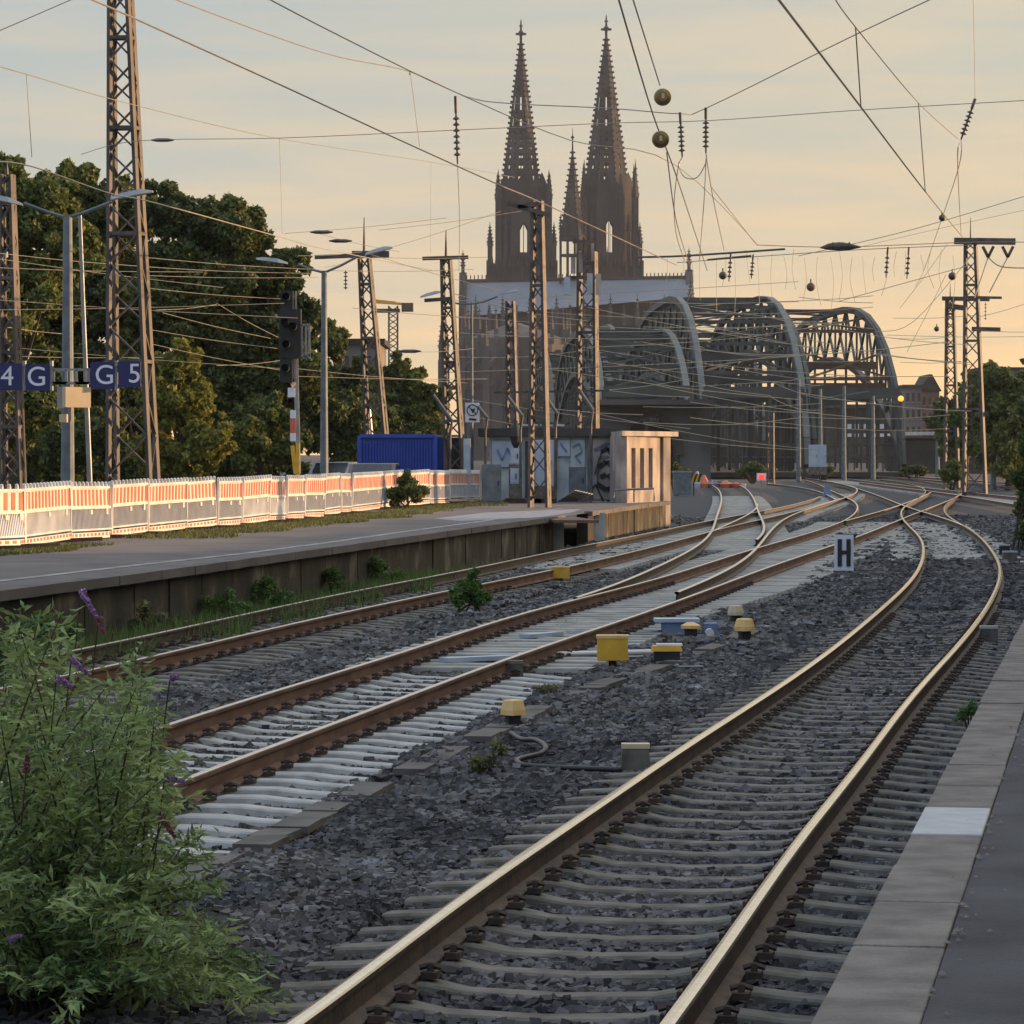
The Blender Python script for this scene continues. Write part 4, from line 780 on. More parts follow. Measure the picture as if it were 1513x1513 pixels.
# butterfly bush in the left foreground
def butterfly_bush():
    r = thing('butterfly_bush', 'large leafy butterfly bush filling the lower left corner with a few purple flowers', 'bush', (-2.2, 14.8, -.28))
    T_ = [(-60, 1000), (20, 930), (60, 960), (120, 985), (180, 1000), (235, 1060), (245, 1120), (250, 1200), (290, 1260), (300, 1330), (330, 1390), (410, 1430), (400, 1500), (150, 1100), (60, 1150), (0, 1250), (160, 1250), (100, 1350), (220, 1400), (40, 1450), (200, 1180), (300, 1470), (130, 1200), (20, 1050), (-40, 1150), (-40, 1350), (230, 1300), (340, 1480), (260, 1440), (80, 1060), (190, 1060), (100, 920), (30, 900)]
    pts, dirs, st = [], [], MB()
    for k in range(235):
        bx, by = T_[k % len(T_)] if k < len(T_) * 3 else (random.uniform(-80, 330), random.uniform(1010, 1500))
        bx += random.gauss(0, 22); by += random.gauss(0, 22); by = max(by, 905)
        lim = 215 + max(0, by - 1010) * .42 + random.uniform(-20, 12)
        bx = min(bx, lim)
        Yt = random.uniform(13.6, 17.5) if by < 1300 else random.uniform(13.0, 15.5)
        tip = P(bx, by, Yt); base = Vector((-2.3 + random.uniform(-.5, .7), 15.2 + random.uniform(-.6, .6), -.28))
        base.x = min(base.x, tip.x + .1) if by > 1350 else base.x
        mid = base.lerp(tip, .55) + Vector((0, 0, .22)); n = 22; path = []
        for i in range(n):
            u = i / (n - 1); path.append((1 - u) ** 2 * base + 2 * u * (1 - u) * mid + u * u * tip)
        st.tube([path[i] for i in (0, 6, 12, 17, 21)], [.009, .007, .005, .003, .0015], 5)
        for i in range(7, n):
            dd = (path[i] - path[i - 1]).normalized()
            for q in range(8):
                a = random.uniform(0, 6.28); o = Vector((math.cos(a), math.sin(a), random.uniform(-.25, .5))).normalized(); ln = random.uniform(.02, .075)
                pts.append(path[i] + o * ln + Vector((random.gauss(0, .02), random.gauss(0, .02), random.gauss(0, .015)))); dirs.append(o + dd * .45)
    pts = np.array([tuple(p) for p in pts]); dirs = np.array([tuple(d) for d in dirs])
    v, f = leaves(pts, .074, 4.2, fold=.20, dirs=dirs, droop=.35); npmesh('foliage', v, f, M['leaf_bush'], r)
    st.build('stems', M['bark'], r)
    for (px, py, ln, an, m_) in ((132, 893, 48, -60, 'purple'), (118, 985, 34, -40, 'purple'), (95, 1008, 26, -25, 'purple'), (258, 1001, 14, 10, 'purple'), (258, 1152, 30, -10, 'purple'), (248, 1222, 40, -55, 'faded'), (40, 1125, 34, 85, 'faded'), (22, 1386, 20, 20, 'purple'), (150, 925, 26, -70, 'faded')):
        Yf = 13.9; c = P(px, py, Yf); a = rad(an); d = Vector((math.cos(a), 0, math.sin(a))); n = 420; u = RN.random(n); rr = (.016 * (1 - u * .65)) * np.sqrt(RN.random(n)) * (1 + 0 * u); L_ = ln * Yf / FPX
        th = RN.uniform(0, 6.28, n); w_ = np.array([0, 1, 0]); k_ = np.cross(np.array(d), w_); p_ = np.array(c) + (u[:, None] - .5) * L_ * np.array(d) + (rr * np.cos(th))[:, None] * w_ + (rr * np.sin(th))[:, None] * k_
        v, f = leaves(p_, .011, 1.2); npmesh('flower', v, f, M[m_], r)
        s2 = MB(); s2.tube([c - d * L_ * .5, c, c + d * L_ * .5], .0025, 5); s2.tube([c - d * L_ * .5, c - d * L_ * .5 + Vector((-.05, .2, -.25))], .003, 5); s2.build('flower_stem', M['bark'], r)
butterfly_bush()
# a couple of brighter sprigs at the left edge
shrub('weed', 10, 1010, 26, [(2, 960, 20), (-10, 985, 22), (20, 975, 14), (60, 925, 30), (100, 930, 22)], 900, .075, M['leaf_weed'], 'bright green leafy sprigs at the left edge above the butterfly bush', 'weed', z0=-.28, asp=3)

# grass on the left platform
def blades(area, n, h, m, name, label, z=LP, bw=.018, lean=.03):
    v = []; f = []
    A = np.array(area); 
    for i in range(n):
        k = random.random() * (len(A) - 1); a = int(k); fr = k - a; x0 = A[a, 0] * (1 - fr) + A[a + 1, 0] * fr; y0 = A[a, 1] * (1 - fr) + A[a + 1, 1] * fr; wd = A[a, 2] * (1 - fr) + A[a + 1, 2] * fr
        x = x0 + (random.random() - .5) * wd * (1 + .4 * math.sin(y0 * 1.3)); y = y0 + random.uniform(-.6, .6); hh = h * random.uniform(.4, 1.3); a_ = random.uniform(0, 6.28); dx, dy = math.cos(a_) * bw, math.sin(a_) * bw; lx, ly = random.gauss(0, lean), random.gauss(0, lean)
        o = len(v); v += [(x - dx, y - dy, z), (x + dx, y + dy, z), (x + lx, y + ly, z + hh)]; f.append((o, o + 1, o + 2))
    tag(npmesh(name, v, f, m), label, 'grass', kind='stuff')
FENCE = [(-60, 818), (-20, 813), (37, 809.5), (103, 801), (164, 795), (218, 790), (273.6, 784.5), (321, 780.5), (357, 777), (396, 773), (423.5, 770), (449, 767), (478, 764), (504.6, 760.5), (519, 758.5), (560, 753), (598, 750), (635.5, 747), (664.6, 744), (707, 740.6)]
FW = [G(a, b_, LP) for a, b_ in FENCE]; fd_ = (FW[2] - FW[1]).normalized() * 3.2; EX_ = [FW[0] - fd_ * k_ for k_ in (4, 3, 2, 1)]
ga = [(p.x + 1.0 + .3 * math.sin(p.y), p.y - .2, 1.5) for p in FW[4:]]
blades(ga, 15000, .07, M['grass'], 'grass', 'strip of short sunlit grass along the foot of the striped fence')
ga2 = [(p.x + .6, p.y - 1.6, .7) for p in FW[:4]]
blades(ga2, 2500, .05, M['grass'], 'grass', 'small patch of dry grass in front of the nearest fence panels')

wa = [(p[0] + .45, p[1] - .3, .9) for p in WALLN[1:8]]
blades(wa, 9000, .36, M['leaf_weed'], 'wall_grass', 'ragged green grass and weeds along the foot of the mossy wall', z=-.3, bw=.014, lean=.09)
blades([(p[0] + .5, p[1], .8) for p in WALLN[1:9]], 6000, .30, M['leaf_dry'], 'dry_grass', 'dry pale grass mixed into the weeds along the wall foot', z=-.3, bw=.012, lean=.10)
# ------------------------------------------------------------------ striped barrier fence
def fence():
    FW = EX_ + globals()['FW']; n = len(FW) - 1
    words = ['at the left edge with slanted grey bars', 'second from the left edge', 'directly left of the grey lamp pole foot', 'under the lattice mast foot', 'just right of the lattice mast', 'sixth from the left edge', 'seventh from the left edge', 'eighth from the left, glowing in the sun', 'ninth from the left edge', 'tenth from the left, under the signal', 'eleventh from the left edge', 'left of the second lamp pole foot', 'right of the second lamp pole foot', 'short and bent back', 'with dark red stripes, left of the shrub', 'directly behind the shrub', 'right behind the shrub', 'second from the right end', 'at the right end of the row', 'last']
    words = ['fourth beyond the left edge', 'third beyond the left edge', 'second beyond the left edge', 'first beyond the left edge', 'cut off by the left edge'] + words
    for i in range(n):
        a, b_ = FW[i], FW[i + 1]; d = Vector((b_.x - a.x, b_.y - a.y, 0)); ln = d.length; d.normalize(); rz = math.atan2(d.y, d.x)
        r = thing('barrier_panel', 'red and white striped plastic barrier panel ' + words[min(i, len(words) - 1)], 'barrier', a, 'striped barrier panels along the left platform')
        r.rotation_euler = (random.uniform(-.05, .05), random.uniform(-.012, .012), rz + random.uniform(-.008, .008)); r['_local'] = 1
        W_, H_ = ln - .01, 1.0; x0 = .025
        fr = MB()
        for z_ in (.06, .20, .60, .97): fr.box((ln / 2, 0, z_), (W_, .045, .045 if z_ != .20 else .03))
        for x in (x0, ln - x0): fr.box((x, 0, .50), (.05, .05, .97))
        fr.box((ln / 2, 0, .10), (W_, .02, .10))
        k = max(5, int(W_ / .26))
        for q in range(k + 1):
            x = x0 + W_ * q / k; fr.box((x, 0, 1.0), (.05, .05, .07)); fr.sphere((x, 0, 1.05), .03, n=6)
        fr.build('frame', M['white'], r)
        up = MB(); up.box((ln / 2, .012, .785), (W_ - .04, .016, .33)); u_ = up.build('warning_board', M['white'], r)
        st = MB()
        for q in range(k):
            x = x0 + W_ * (q + .5) / k; hw = W_ / k * .27; st.prism([(x - hw, .64), (x + hw * .8, .64), (x + hw, .93), (x - hw * .8, .93)], -.004, .002, 'y')
            if i != 19: st.prism([(x - hw, .075), (x + hw, .075), (x + hw, .135), (x - hw, .135)], -.0145, -.0115, 'y')
        st.build('red_stripes', M['red'], u_)
        lo = MB(); nb = max(10, int(W_ / .085))
        for q in range(nb):
            x = x0 + W_ * (q + .5) / nb; sl_ = .08 if i in (5,) else 0; lo.bar((x - sl_, 0, .21), (x + sl_, 0, .58), .030, .028)
        lo.build('grille', M['fence_grey'] if i not in (6, 5, 12, 13) else M['white'], r)
        pk = MB(); pk.box((ln / 2, -.02, .52), (.12, .03, .08)); pk.box((ln * .88, -.02, .53), (.12, .03, .12)); pk.build('bracket', M['white'], r)
        ft = MB(); ft.box((0.0, -.15, -.0 + .035), (.22, .85, .07), .5); ft.build('foot', M['rust_dark'], r)
fence()

# ------------------------------------------------------------------ lattice masts
def mast(tp, bp, wt, wb, Y, label, lit=None, base=LP, arms=(), insul=(), legm='mast_leg', group='lattice masts', br=.09, leg=.13, step=1.0, name='lattice_mast', m=None, spike=0, depth=1.0):
    z1 = Z(tp[1], Y); cx1 = X(tp[0], Y); cx0 = X(bp[0], Y); w1, w0 = wt * Y / FPX / 2, wb * Y / FPX / 2
    zb = base; zr = Z(bp[1], Y); m = m or M['mast']; ml = M[legm]
    r = thing(name, label, 'mast', (cx0, Y, zb), group)
    def c(z):
        u = (z - zr) / (z1 - zr); return cx0 + (cx1 - cx0) * u, w0 + (w1 - w0) * u
    L_ = [(-1, -1), (1, -1), (1, 1), (-1, 1)]; R_ = rad(-7); cr_, sr_ = math.cos(R_) * .94, math.sin(R_) * .94; cu, su = math.cos(R_ - rad(30)), math.sin(R_ - rad(30)); depth_ = depth * .7
    def pa(s, cc, ww, zz): return (cc + (s[0] * cr_ - s[1] * sr_) * ww, Y + (s[0] * sr_ + s[1] * cr_) * ww * depth_, zz)
    for sx, sy in L_:
        b = MB(); (ca, wa), (cb, wb_) = c(zb), c(z1); p0, p1 = Vector(pa((sx, sy), ca, wa, zb)), Vector(pa((sx, sy), cb, wb_, z1)); e1 = Vector((cu, su, 0)); e2 = Vector((-su, cu, 0))
        b.bar(p0, p1, leg * .72, leg * .72, up=tuple(e2)); b.build('leg', ml, r)
    b = MB(); z = zb + .3; k = 0
    while z < z1 - .2:
        ca, wa = c(z); hs = max(wa * 2.0 * step, .45); zn = min(z + hs, z1); cb, w2 = c(zn)
        for j in range(4):
            (ax, ay), (bx, by) = L_[j], L_[(j + 1) % 4]
            if k % 2: b.bar(pa((ax, ay), ca, wa, z), pa((bx, by), cb, w2, zn), br, br * .5)
            else: b.bar(pa((bx, by), ca, wa, z), pa((ax, ay), cb, w2, zn), br, br * .5)
            if k % 4 == 0: b.bar(pa((ax, ay), ca, wa, z), pa((bx, by), ca, wa, z), br, br)
        z = zn; k += 1
    b.build('bracing', m, r)
    for (x0, x1, y0, y1, th) in arms:
        b = MB(); b.bar(P(x0, y0, Y - w1), P(x1, y1, Y - w1), th, th * 1.2); b.build('cross_arm', M['mast'], r)
    for (px, py, l) in insul:
        b = MB(); z0 = Z(py, Y); l_ = l * Y / FPX; x = X(px, Y); n = 5
        for q in range(n): b.lathe((x, Y - w1, z0 - l_ * (q + .6) / n), [(.03, -.02), (.09, 0), (.03, .03)], 8)
        b.tube([(x, Y - w1, z0), (x, Y - w1, z0 - l_)], .02, 5); b.build('insulator', M['mast'], r)
    if spike: b = MB(); b.tube([(cx1, Y, z1), (cx1, Y, z1 + spike)], [.05, .015], 6); b.build('spike', m, r)
    return r
mast((177, -50), (197, 720), 26, 66, 68.5, 'tallest lattice mast near the left with a sunlit right side', br=.07, leg=.12, step=.9)
mast((10, 258), (19, 722), 16, 30, 82, 'lattice mast at the left edge behind the number 4 sign', spike=.3)
mast((538, 372), (557, 650), 14, 30, 118, 'lattice mast with a cluster of fittings on top above the blue container', arms=[(465, 573, 380, 376, .12), (520, 575, 376, 376, .2)], insul=[(511, 400, 28)], spike=1.2)
mast((659, 380), (672, 680), 12, 26, 112, 'lattice mast left of the no entry sign with a short cross arm', arms=[(624, 692, 382, 380, .1), (627, 668, 444, 441, .1)], spike=.9)
mast((794, 297), (797, 720), 13, 27, 99, 'dark central lattice mast in front of the left cathedral tower', arms=[(750, 812, 300, 318, .1), (765, 800, 306, 300, .1)], spike=0.05, legm='mast', step=1.15, br=.07)
mast((754, 445), (758, 680), 10, 16, 135, 'slim mast behind the lamp arm left of the central mast', legm='mast', step=1.3)
ant = mast((868, 372), (868, 690), 24, 30, 128, 'antenna mast in front of the right cathedral tower with sunlit panels', leg=.16, legm='mast')
for (px, py, wx, h, m_) in ((838, 422, 9, 26, 'cabinet'), (847, 392, 7, 24, 'plaster'), (858, 388, 6, 30, 'plaster'), (872, 418, 8, 30, 'cabinet'), (884, 420, 8, 30, 'plaster'), (862, 366, 3, 30, 'rust'), (849, 366, 3, 26, 'rust'), (876, 372, 4, 26, 'plaster')):
    b = MB(); s_ = 126 / FPX; b.box((X(px, 126), 126 + random.uniform(-.4, .4), Z(py, 126)), (wx * s_, .25, h * s_)); b.build('antenna_panel', M[m_], ant)
b = MB(); b.bar(P(846, 357, 127), P(880, 357, 127), .12); b.bar(P(838, 410, 127), P(886, 410, 127), .12); b.build('antenna_frame', M['mast'], ant)
mast((1434, 358), (1440, 702), 15, 32, 190, 'tall right lattice mast with a long cross arm', base=GZ, arms=[(1410, 1500, 356, 357, .3), (1425, 1480, 439, 440, .12), (1436, 1478, 486, 487, .2), (1440, 1460, 612, 612, .2)], insul=[(1455, 447, 26)], br=.12, leg=.24, spike=1.4)
mast((1404, 440), (1406, 690), 10, 20, 240, 'shorter lattice mast left of the tall right one', base=GZ, arms=[(1392, 1462, 441, 442, .25), (1400, 1424, 452, 455, .3)], insul=[(1396, 455, 22)], br=.14, leg=.26, spike=1.0)
mast((1139, 610), (1139, 695), 8, 9, 270, 'small ladder like mast in front of the dark bridge portal', base=GZ, br=.12, leg=.14, step=1.3)
GP = 'slim poles among the bridge portals'
for px, py, Y, lab in ((1180, 560, 290, 'slim pole left of the pale cabinets'), (1212, 575, 300, 'slim pole between cabinets and portal'), (1247, 570, 300, 'slim greenish pole right of the pale cabinets'), (1290, 585, 310, 'slim pole in the right bridge opening'), (1468, 540, 230, 'slim pale pole before the right hand trees'), (1385, 600, 320, 'slim pole beside the distant houses')):
    t = thing('pole', lab, 'pole', (X(px, Y), Y, GZ), GP); b = MB(); b.tube([(X(px, Y), Y, GZ), (X(px, Y), Y, Z(py, Y))], [.22, .13], 8); b.build('shaft', M['steel_grey'], t); b = MB(); b.bar((X(px, Y) - .05, Y, Z(py + 14, Y)), (X(px, Y) + 2.2, Y, Z(py + 8, Y)), .12); b.build('bracket', M['steel_grey'], t)

# ------------------------------------------------------------------ lamps
def lamp(px, pyt, Y, arms, label, r0=.11, extra=None):
    t = thing('platform_lamp', label, 'lamp post', (X(px, Y), Y, LP), 'lamp posts on the left platform'); b = MB(); x = X(px, Y); zt = Z(pyt, Y); b.tube([(x, Y, LP), (x, Y, LP + 2.8), (x, Y, zt)], [r0, r0 * .8, r0 * .6], 12); b.lathe((x, Y, LP), [(r0 * 1.6, 0), (r0 * 1.6, .06), (r0, .08)], 12); b.build('pole', M['steel_grey'], t, smooth=False)
    for (ax, ay, hx, hy, hl, tilt) in arms:
        a = MB(); a.tube([(x, Y, zt - .05), P((px + ax) / 2, (pyt + ay) / 2 + 3, Y), P(ax, ay, Y)], .035, 6); ar = a.build('arm', M['steel_grey'], t)
        h = MB(); c = P(hx, hy, Y); hl_ = hl * Y / FPX; dz = math.tan(rad(tilt)) * hl_; sg = 1 if hx > px else -1
        a0, a1 = Vector((c.x - hl_ / 2, c.y, c.z - sg * dz / 2)), Vector((c.x + hl_ / 2, c.y, c.z + sg * dz / 2))
        vs = []
        for u, wv, hh in ((0, .10, .05), (.25, .17, .09), (.7, .19, .10), (1, .09, .04)):
            p = a0.lerp(a1, u); vs += [(p.x, p.y - wv, p.z), (p.x, p.y + wv, p.z), (p.x, p.y + wv * .6, p.z + hh), (p.x, p.y - wv * .6, p.z + hh)]
        h.add(vs, [(i * 4 + j, i * 4 + (j + 1) % 4, (i + 1) * 4 + (j + 1) % 4, (i + 1) * 4 + j) for i in range(3) for j in range(4)] + [(3, 2, 1, 0), (12, 13, 14, 15)]); h.build('lamp_head', M['galv'], ar)
    return t
L1 = lamp(100, 318, 63.6, [(165, 298, 195, 290, 62, 10), (35, 300, 2, 297, 62, 12)], 'thick grey double armed lamp post carrying the platform signs', r0=.14)
lamp(479, 400, 86, [(440, 390, 402, 387, 46, 8), (530, 378, 560, 372, 40, 14)], 'grey lamp post in the middle of the fence with drooping arms', r0=.115)
lamp(697, 447, 113.5, [(655, 444, 637, 436, 32, -14), (735, 438, 752, 433, 30, 12)], 'thin lamp post above the no entry sign', r0=.07)
b = MB()
t = thing('steel_stay', 'thin sunlit pole leaning beside the thick grey lamp post', 'pole', (X(133, 64.2), 64.2, LP)); b.tube([P(133, 722, 64.2), P(118, 318, 64.2)], [.05, .035], 8); b.build('shaft', M['galv'], t); b = MB(); b.lathe((X(133, 64.2), 64.2, LP), [(.12, 0), (.12, .05), (.06, .06)], 10); b.build('base_plate', M['galv'], t)
for i, (pa, pb, Y, lab) in enumerate((((545, 600), (549, 645), 120, 'left short slanted rod behind the blue container'), ((563, 600), (571, 642), 120, 'right short slanted rod behind the blue container'))):
    t = thing('slanted_rod', lab, 'rod', P(*pb, Y)); b = MB(); b.tube([P(*pb, Y), P(*pa, Y)], .06, 6); b.build('shaft', M['galv'], t); b = MB(); b.sphere(P(*pa, Y), .09); b.build('tip', M['galv'], t)
for i, (pa, pb, lab) in enumerate((((640, 583), (668, 622), 'leftmost slanted floodlight tube above the blue container'), ((706, 600), (720, 618), 'slanted tube right of the no entry sign'), ((750, 585), (772, 615), 'slanted tube left of the central mast'), ((803, 582), (824, 612), 'slanted tube right of the central mast'), ((857, 578), (876, 606), 'slanted tube below the antenna mast'))):
    Y = 108; t = thing('slanted_tube', lab, 'rod', P(*pa, Y), 'slanted tubes above the hut'); b = MB(); b.tube([P(*pa, Y), P(*pb, Y)], .055, 8); b.build('tube', M['mast_grey'], t); b = MB(); b.tube([P(*pb, Y), P(pb[0] - 3, pb[1] + 20, Y), (X(pb[0] - 3, Y), Y, LP)], .04, 6); b.build('stand', M['mast'], t)

# ------------------------------------------------------------------ signs
def text(name, s, m, size, loc, rot, parent, ext=.004):
    cu = bpy.data.curves.new(name, 'FONT'); cu.body = s; cu.size = size; cu.extrude = ext; cu.align_x = 'CENTER'; cu.align_y = 'CENTER'
    o = bpy.data.objects.new(name, cu); COL.objects.link(o); bpy.context.view_layer.update()
    me = bpy.data.meshes.new_from_object(o.evaluated_get(bpy.context.evaluated_depsgraph_get())); bpy.data.objects.remove(o)
    me.materials.clear(); me.materials.append(m); n = bpy.data.objects.new(name, me); COL.objects.link(n); n.rotation_euler = rot
    if parent: 
        n.parent = parent; off = parent.location if parent.type == 'EMPTY' and not parent.get('_local') else Vector((0, 0, 0)); n.location = Vector(loc) - off
    else: n.location = loc
    return n
YS = 62.9
def signboard(x0, x1, y0, y1, s, label, sx=.5, fs=30):
    c = P((x0 + x1) / 2, (y0 + y1) / 2, YS); r = thing('platform_sign', label, 'sign', c, 'blue platform signs'); u = YS / FPX
    b = MB(); b.box(c, ((x1 - x0) * u, .10, (y1 - y0) * u)); b.build('panel', M['signblue'], r)
    text('lettering', s, M['signwhite'], fs * u * 1.35, P(x0 + (x1 - x0) * sx, (y0 + y1) / 2, YS - .055), (rad(90), 0, 0), r)
signboard(-20, 33, 537, 577, '4', 'blue sign with a white number 4, leftmost of the row', .58)
signboard(38, 74, 538, 577, 'G', 'blue sign with a white letter G beside the number 4', .45)
signboard(134, 170, 535, 575, 'G', 'blue sign with a white letter G beside the number 5', .57)
signboard(175, 208, 534, 572, '5', 'blue sign with a white number 5, rightmost of the row', .72)
t = thing('sign_frame', 'thin metal frame joining the blue signs to the lamp post', 'frame', P(103, 555, YS)); b = MB()
for x in (36, 76, 172): 
    for dy in (-18, 18): b.tube([P(x, 555 + dy - 4, YS - .04), P(x, 555 + dy + 4, YS - .04)], .035, 8)
    b.bar(P(x, 536, YS), P(x, 576, YS), .03)
for (x0, x1) in ((79, 98), (112, 131)):
    for y in (546, 566): b.bar(P(x0, y, YS), P(x1, y, YS), .05)
    for x in (x0, x1): b.bar(P(x, 546, YS), P(x, 566, YS), .05)
b.bar(P(74, 566, YS), P(134, 566, YS), .05); b.bar(P(74, 546, YS), P(134, 546, YS), .04); b.build('bars', M['galv'], t)
t = thing('display_box', 'cream sunlit box hanging under the sign frame on the lamp post', 'box', P(107, 588, 62.5)); b = MB(); c = P(107, 587, 62.5); u = 62.5 / FPX
b.box((X(113, 62.5), 62.5, c.z), (44 * u, .12, 30 * u), .70); b.build('front', M['cream'], t); b = MB(); b.box((X(92, 62.5), 62.55, c.z), (.10, 18 * u, 32 * u), .70); b.build('side', M['galv'], t)
b = MB(); b.box((X(94, 62.5), 62.5, Z(618, 62.5)), (11 * u, .2, 12 * u)); b.build('speaker', M['cream'], t); b = MB(); b.bar((X(100, 62.5), 62.8, Z(575, 62.5)), (X(100, 62.5), 62.8, Z(622, 62.5)), .06); b.build('bracket', M['galv'], t)
# no-entry hand sign
t = thing('warning_sign', 'white no entry sign with a black ringed hand symbol on the thin lamp post', 'sign', P(698, 609, 113.2)); u = 113.2 / FPX; c = P(698, 609.5, 113.2)
b = MB(); b.box(c, (21 * u, .04, 29 * u)); b.build('panel', M['signwhite'], t)
b = MB(); cc = P(698, 606, 113.17); R0 = 8 * u
ring = [cc + Vector((R0 * math.cos(a), 0, R0 * math.sin(a))) for a in [2 * math.pi * k / 24 for k in range(25)]]
for a, c_ in zip(ring[:-1], ring[1:]): b.bar(a, c_, .03, .03)
b.bar(cc + Vector((-R0 * .7, 0, R0 * .7)), cc + Vector((R0 * .7, 0, -R0 * .7)), .03, .03); b.add([cc + Vector((-R0 * .4, -.01, .05)), cc + Vector((0, -.01, -R0 * .6)), cc + Vector((R0 * .5, -.01, 0)), cc + Vector((R0 * .45, -.01, R0 * .35)), cc + Vector((0, -.01, R0 * .2))], [(0, 1, 2, 3, 4)]); b.bar(P(693, 619, 113.17), P(704, 620, 113.17), .035, .06)
b.build('symbol', M['black'], t)
# H board
YH = 66.5
t = thing('halt_board', 'white edged H board on a short post between the middle and near track', 'sign', P(1247, 843, YH)); u = YH / FPX; c = P(1247, 816.5, YH)
b = MB(); b.box(c, (28 * u, .05, 53 * u)); b.build('panel', M['signwhite'], t)
b = MB()
for x in (1240.5, 1253.5): b.box((X(x, YH), YH - .035, c.z), (6.2 * u, .03, 40 * u))
b.box((X(1247, YH), YH - .032, c.z + .5 * u), (8 * u, .026, 5.5 * u)); b.build('letter_h', M['black'], t)
b = MB(); b.box((X(1247, YH), YH + .06, (Z(843, YH) + GZ) / 2 + .2), (.07, .07, Z(843, YH) - GZ + .5)); b.build('post', M['galv'], t)
t = thing('wedge_board', 'small black and white triangular board above the H board', 'sign', P(1250, 795, YH + 2)); b = MB(); b.prism([(X(1235, YH + 2), Z(799, YH + 2)), (X(1260, YH + 2), Z(799, YH + 2)), (X(1268, YH + 2), Z(789, YH + 2)), (X(1235, YH + 2), Z(788, YH + 2))], YH + 2, YH + 2.05, 'y'); b.build('panel', M['black'], t)
b = MB(); b.prism([(X(1238, YH + 2), Z(798, YH + 2)), (X(1238, YH + 2), Z(791, YH + 2)), (X(1256, YH + 2), Z(797, YH + 2))], YH + 1.98, YH + 2.0, 'y'); b.build('triangle', M['signwhite'], t)
b = MB(); b.bar((X(1246, YH + 2), YH + 2.1, Z(799, YH + 2)), (X(1246, YH + 2), YH + 2.1, GZ), .06); b.build('post', M['galv'], t)
t = thing('red_signal', 'small square white board with a red light on the ground left of the crossing', 'signal', P(1125, 712, 185)); b = MB(); u = 185 / FPX; b.box(P(1125, 704.5, 185), (14 * u, .1, 11 * u)); b.build('panel', M['signwhite'], t); b = MB(); b.box((X(1125, 185), 184.93, Z(704.5, 185)), (8 * u, .06, 6 * u)); b.build('lens', M['red_lamp'], t); b = MB(); b.bar(P(1125, 710, 185.1), (X(1125, 185), 185.1, GZ), .08); b.build('post', M['galv'], t)
for px, py, lab in ((1331, 589, 'glowing orange lamp at the end of the right bridge'), (1401, 622, 'small orange lamp before the dark trees')):
    Y = 325; t = thing('signal_lamp', lab, 'lamp', P(px, py, Y)); b = MB(); b.sphere(P(px, py, Y), .28, n=10); b.build('lens', M['orange_lamp'], t); b = MB(); b.bar(P(px, py + 4, Y), (X(px, Y), Y, GZ), .14); b.build('post', M['mast'], t)

# ------------------------------------------------------------------ railway signal
YG = 84.0; t = thing('railway_signal', 'tall dark railway signal with a red and white mast plate and yellow foot', 'signal', P(432, 700, YG)); u = YG / FPX
def bx(px, py, w_, h_, dy=0, th=.25): 
    b = MB(); b.box((X(px, YG), YG + dy, Z(py, YG)), (w_ * u, th, h_ * u)); return b
bx(424, 444, 18, 28).build('upper_head', M['black'], t); hd = bx(429, 493, 32, 72, 0, .3).build('main_head', M['black'], t); bx(423, 548, 18, 34).build('lower_head', M['black'], t)
for (px, py) in ((424, 440), (422, 478), (434, 484), (424, 510), (423, 545)):
    b = MB(); b.tube([(X(px, YG), YG - .12, Z(py, YG)), (X(px, YG), YG - .42, Z(py, YG) + .02)], .095, 12, cap=False); b.build('hood', M['black'], hd)
b = MB()
for x in (432, 437): b.bar(P(x, 430, YG), P(x, 458, YG), .04)
for x in (446, 452, 457): b.bar(P(x, 480, YG), P(x, 530, YG), .05)
b.bar(P(444, 480, YG), P(458, 480, YG), .05); b.bar(P(444, 531, YG), P(458, 524, YG), .05)
for k in range(9): b.bar(P(430, 534 + k * 3, YG), P(437, 534 + k * 3, YG), .03)
b.bar(P(430, 532, YG), P(430, 560, YG), .05); b.bar(P(437, 530, YG), P(437, 560, YG), .05); b.build('platform_rail', M['galv'], t)
b = MB(); b.bar(P(437, 530, YG + .15), P(441, 700, YG + .15), .11); b.build('post', M['galv'], t)
for y0, y1, m_ in ((606, 618, 'signwhite'), (618, 640, 'red'), (640, 652, 'signwhite')): bx(433, (y0 + y1) / 2, 8, y1 - y0, -.08, .04).build('mast_plate', M[m_], t)
bx(431, 580, 11, 14, -.08, .04).build('number_plate', M['signwhite'], t); b = MB(); b.tube([P(430, 569, YG), P(437, 566, YG)], [.08, .03], 8); b.build('lamp_cone', M['cream'], t)
b = MB(); b.bar(P(432, 658, YG), P(437, 700, YG), .10); b.bar(P(440, 655, YG), P(440, 712, YG), .09); b.build('foot', M['yellow'], t)

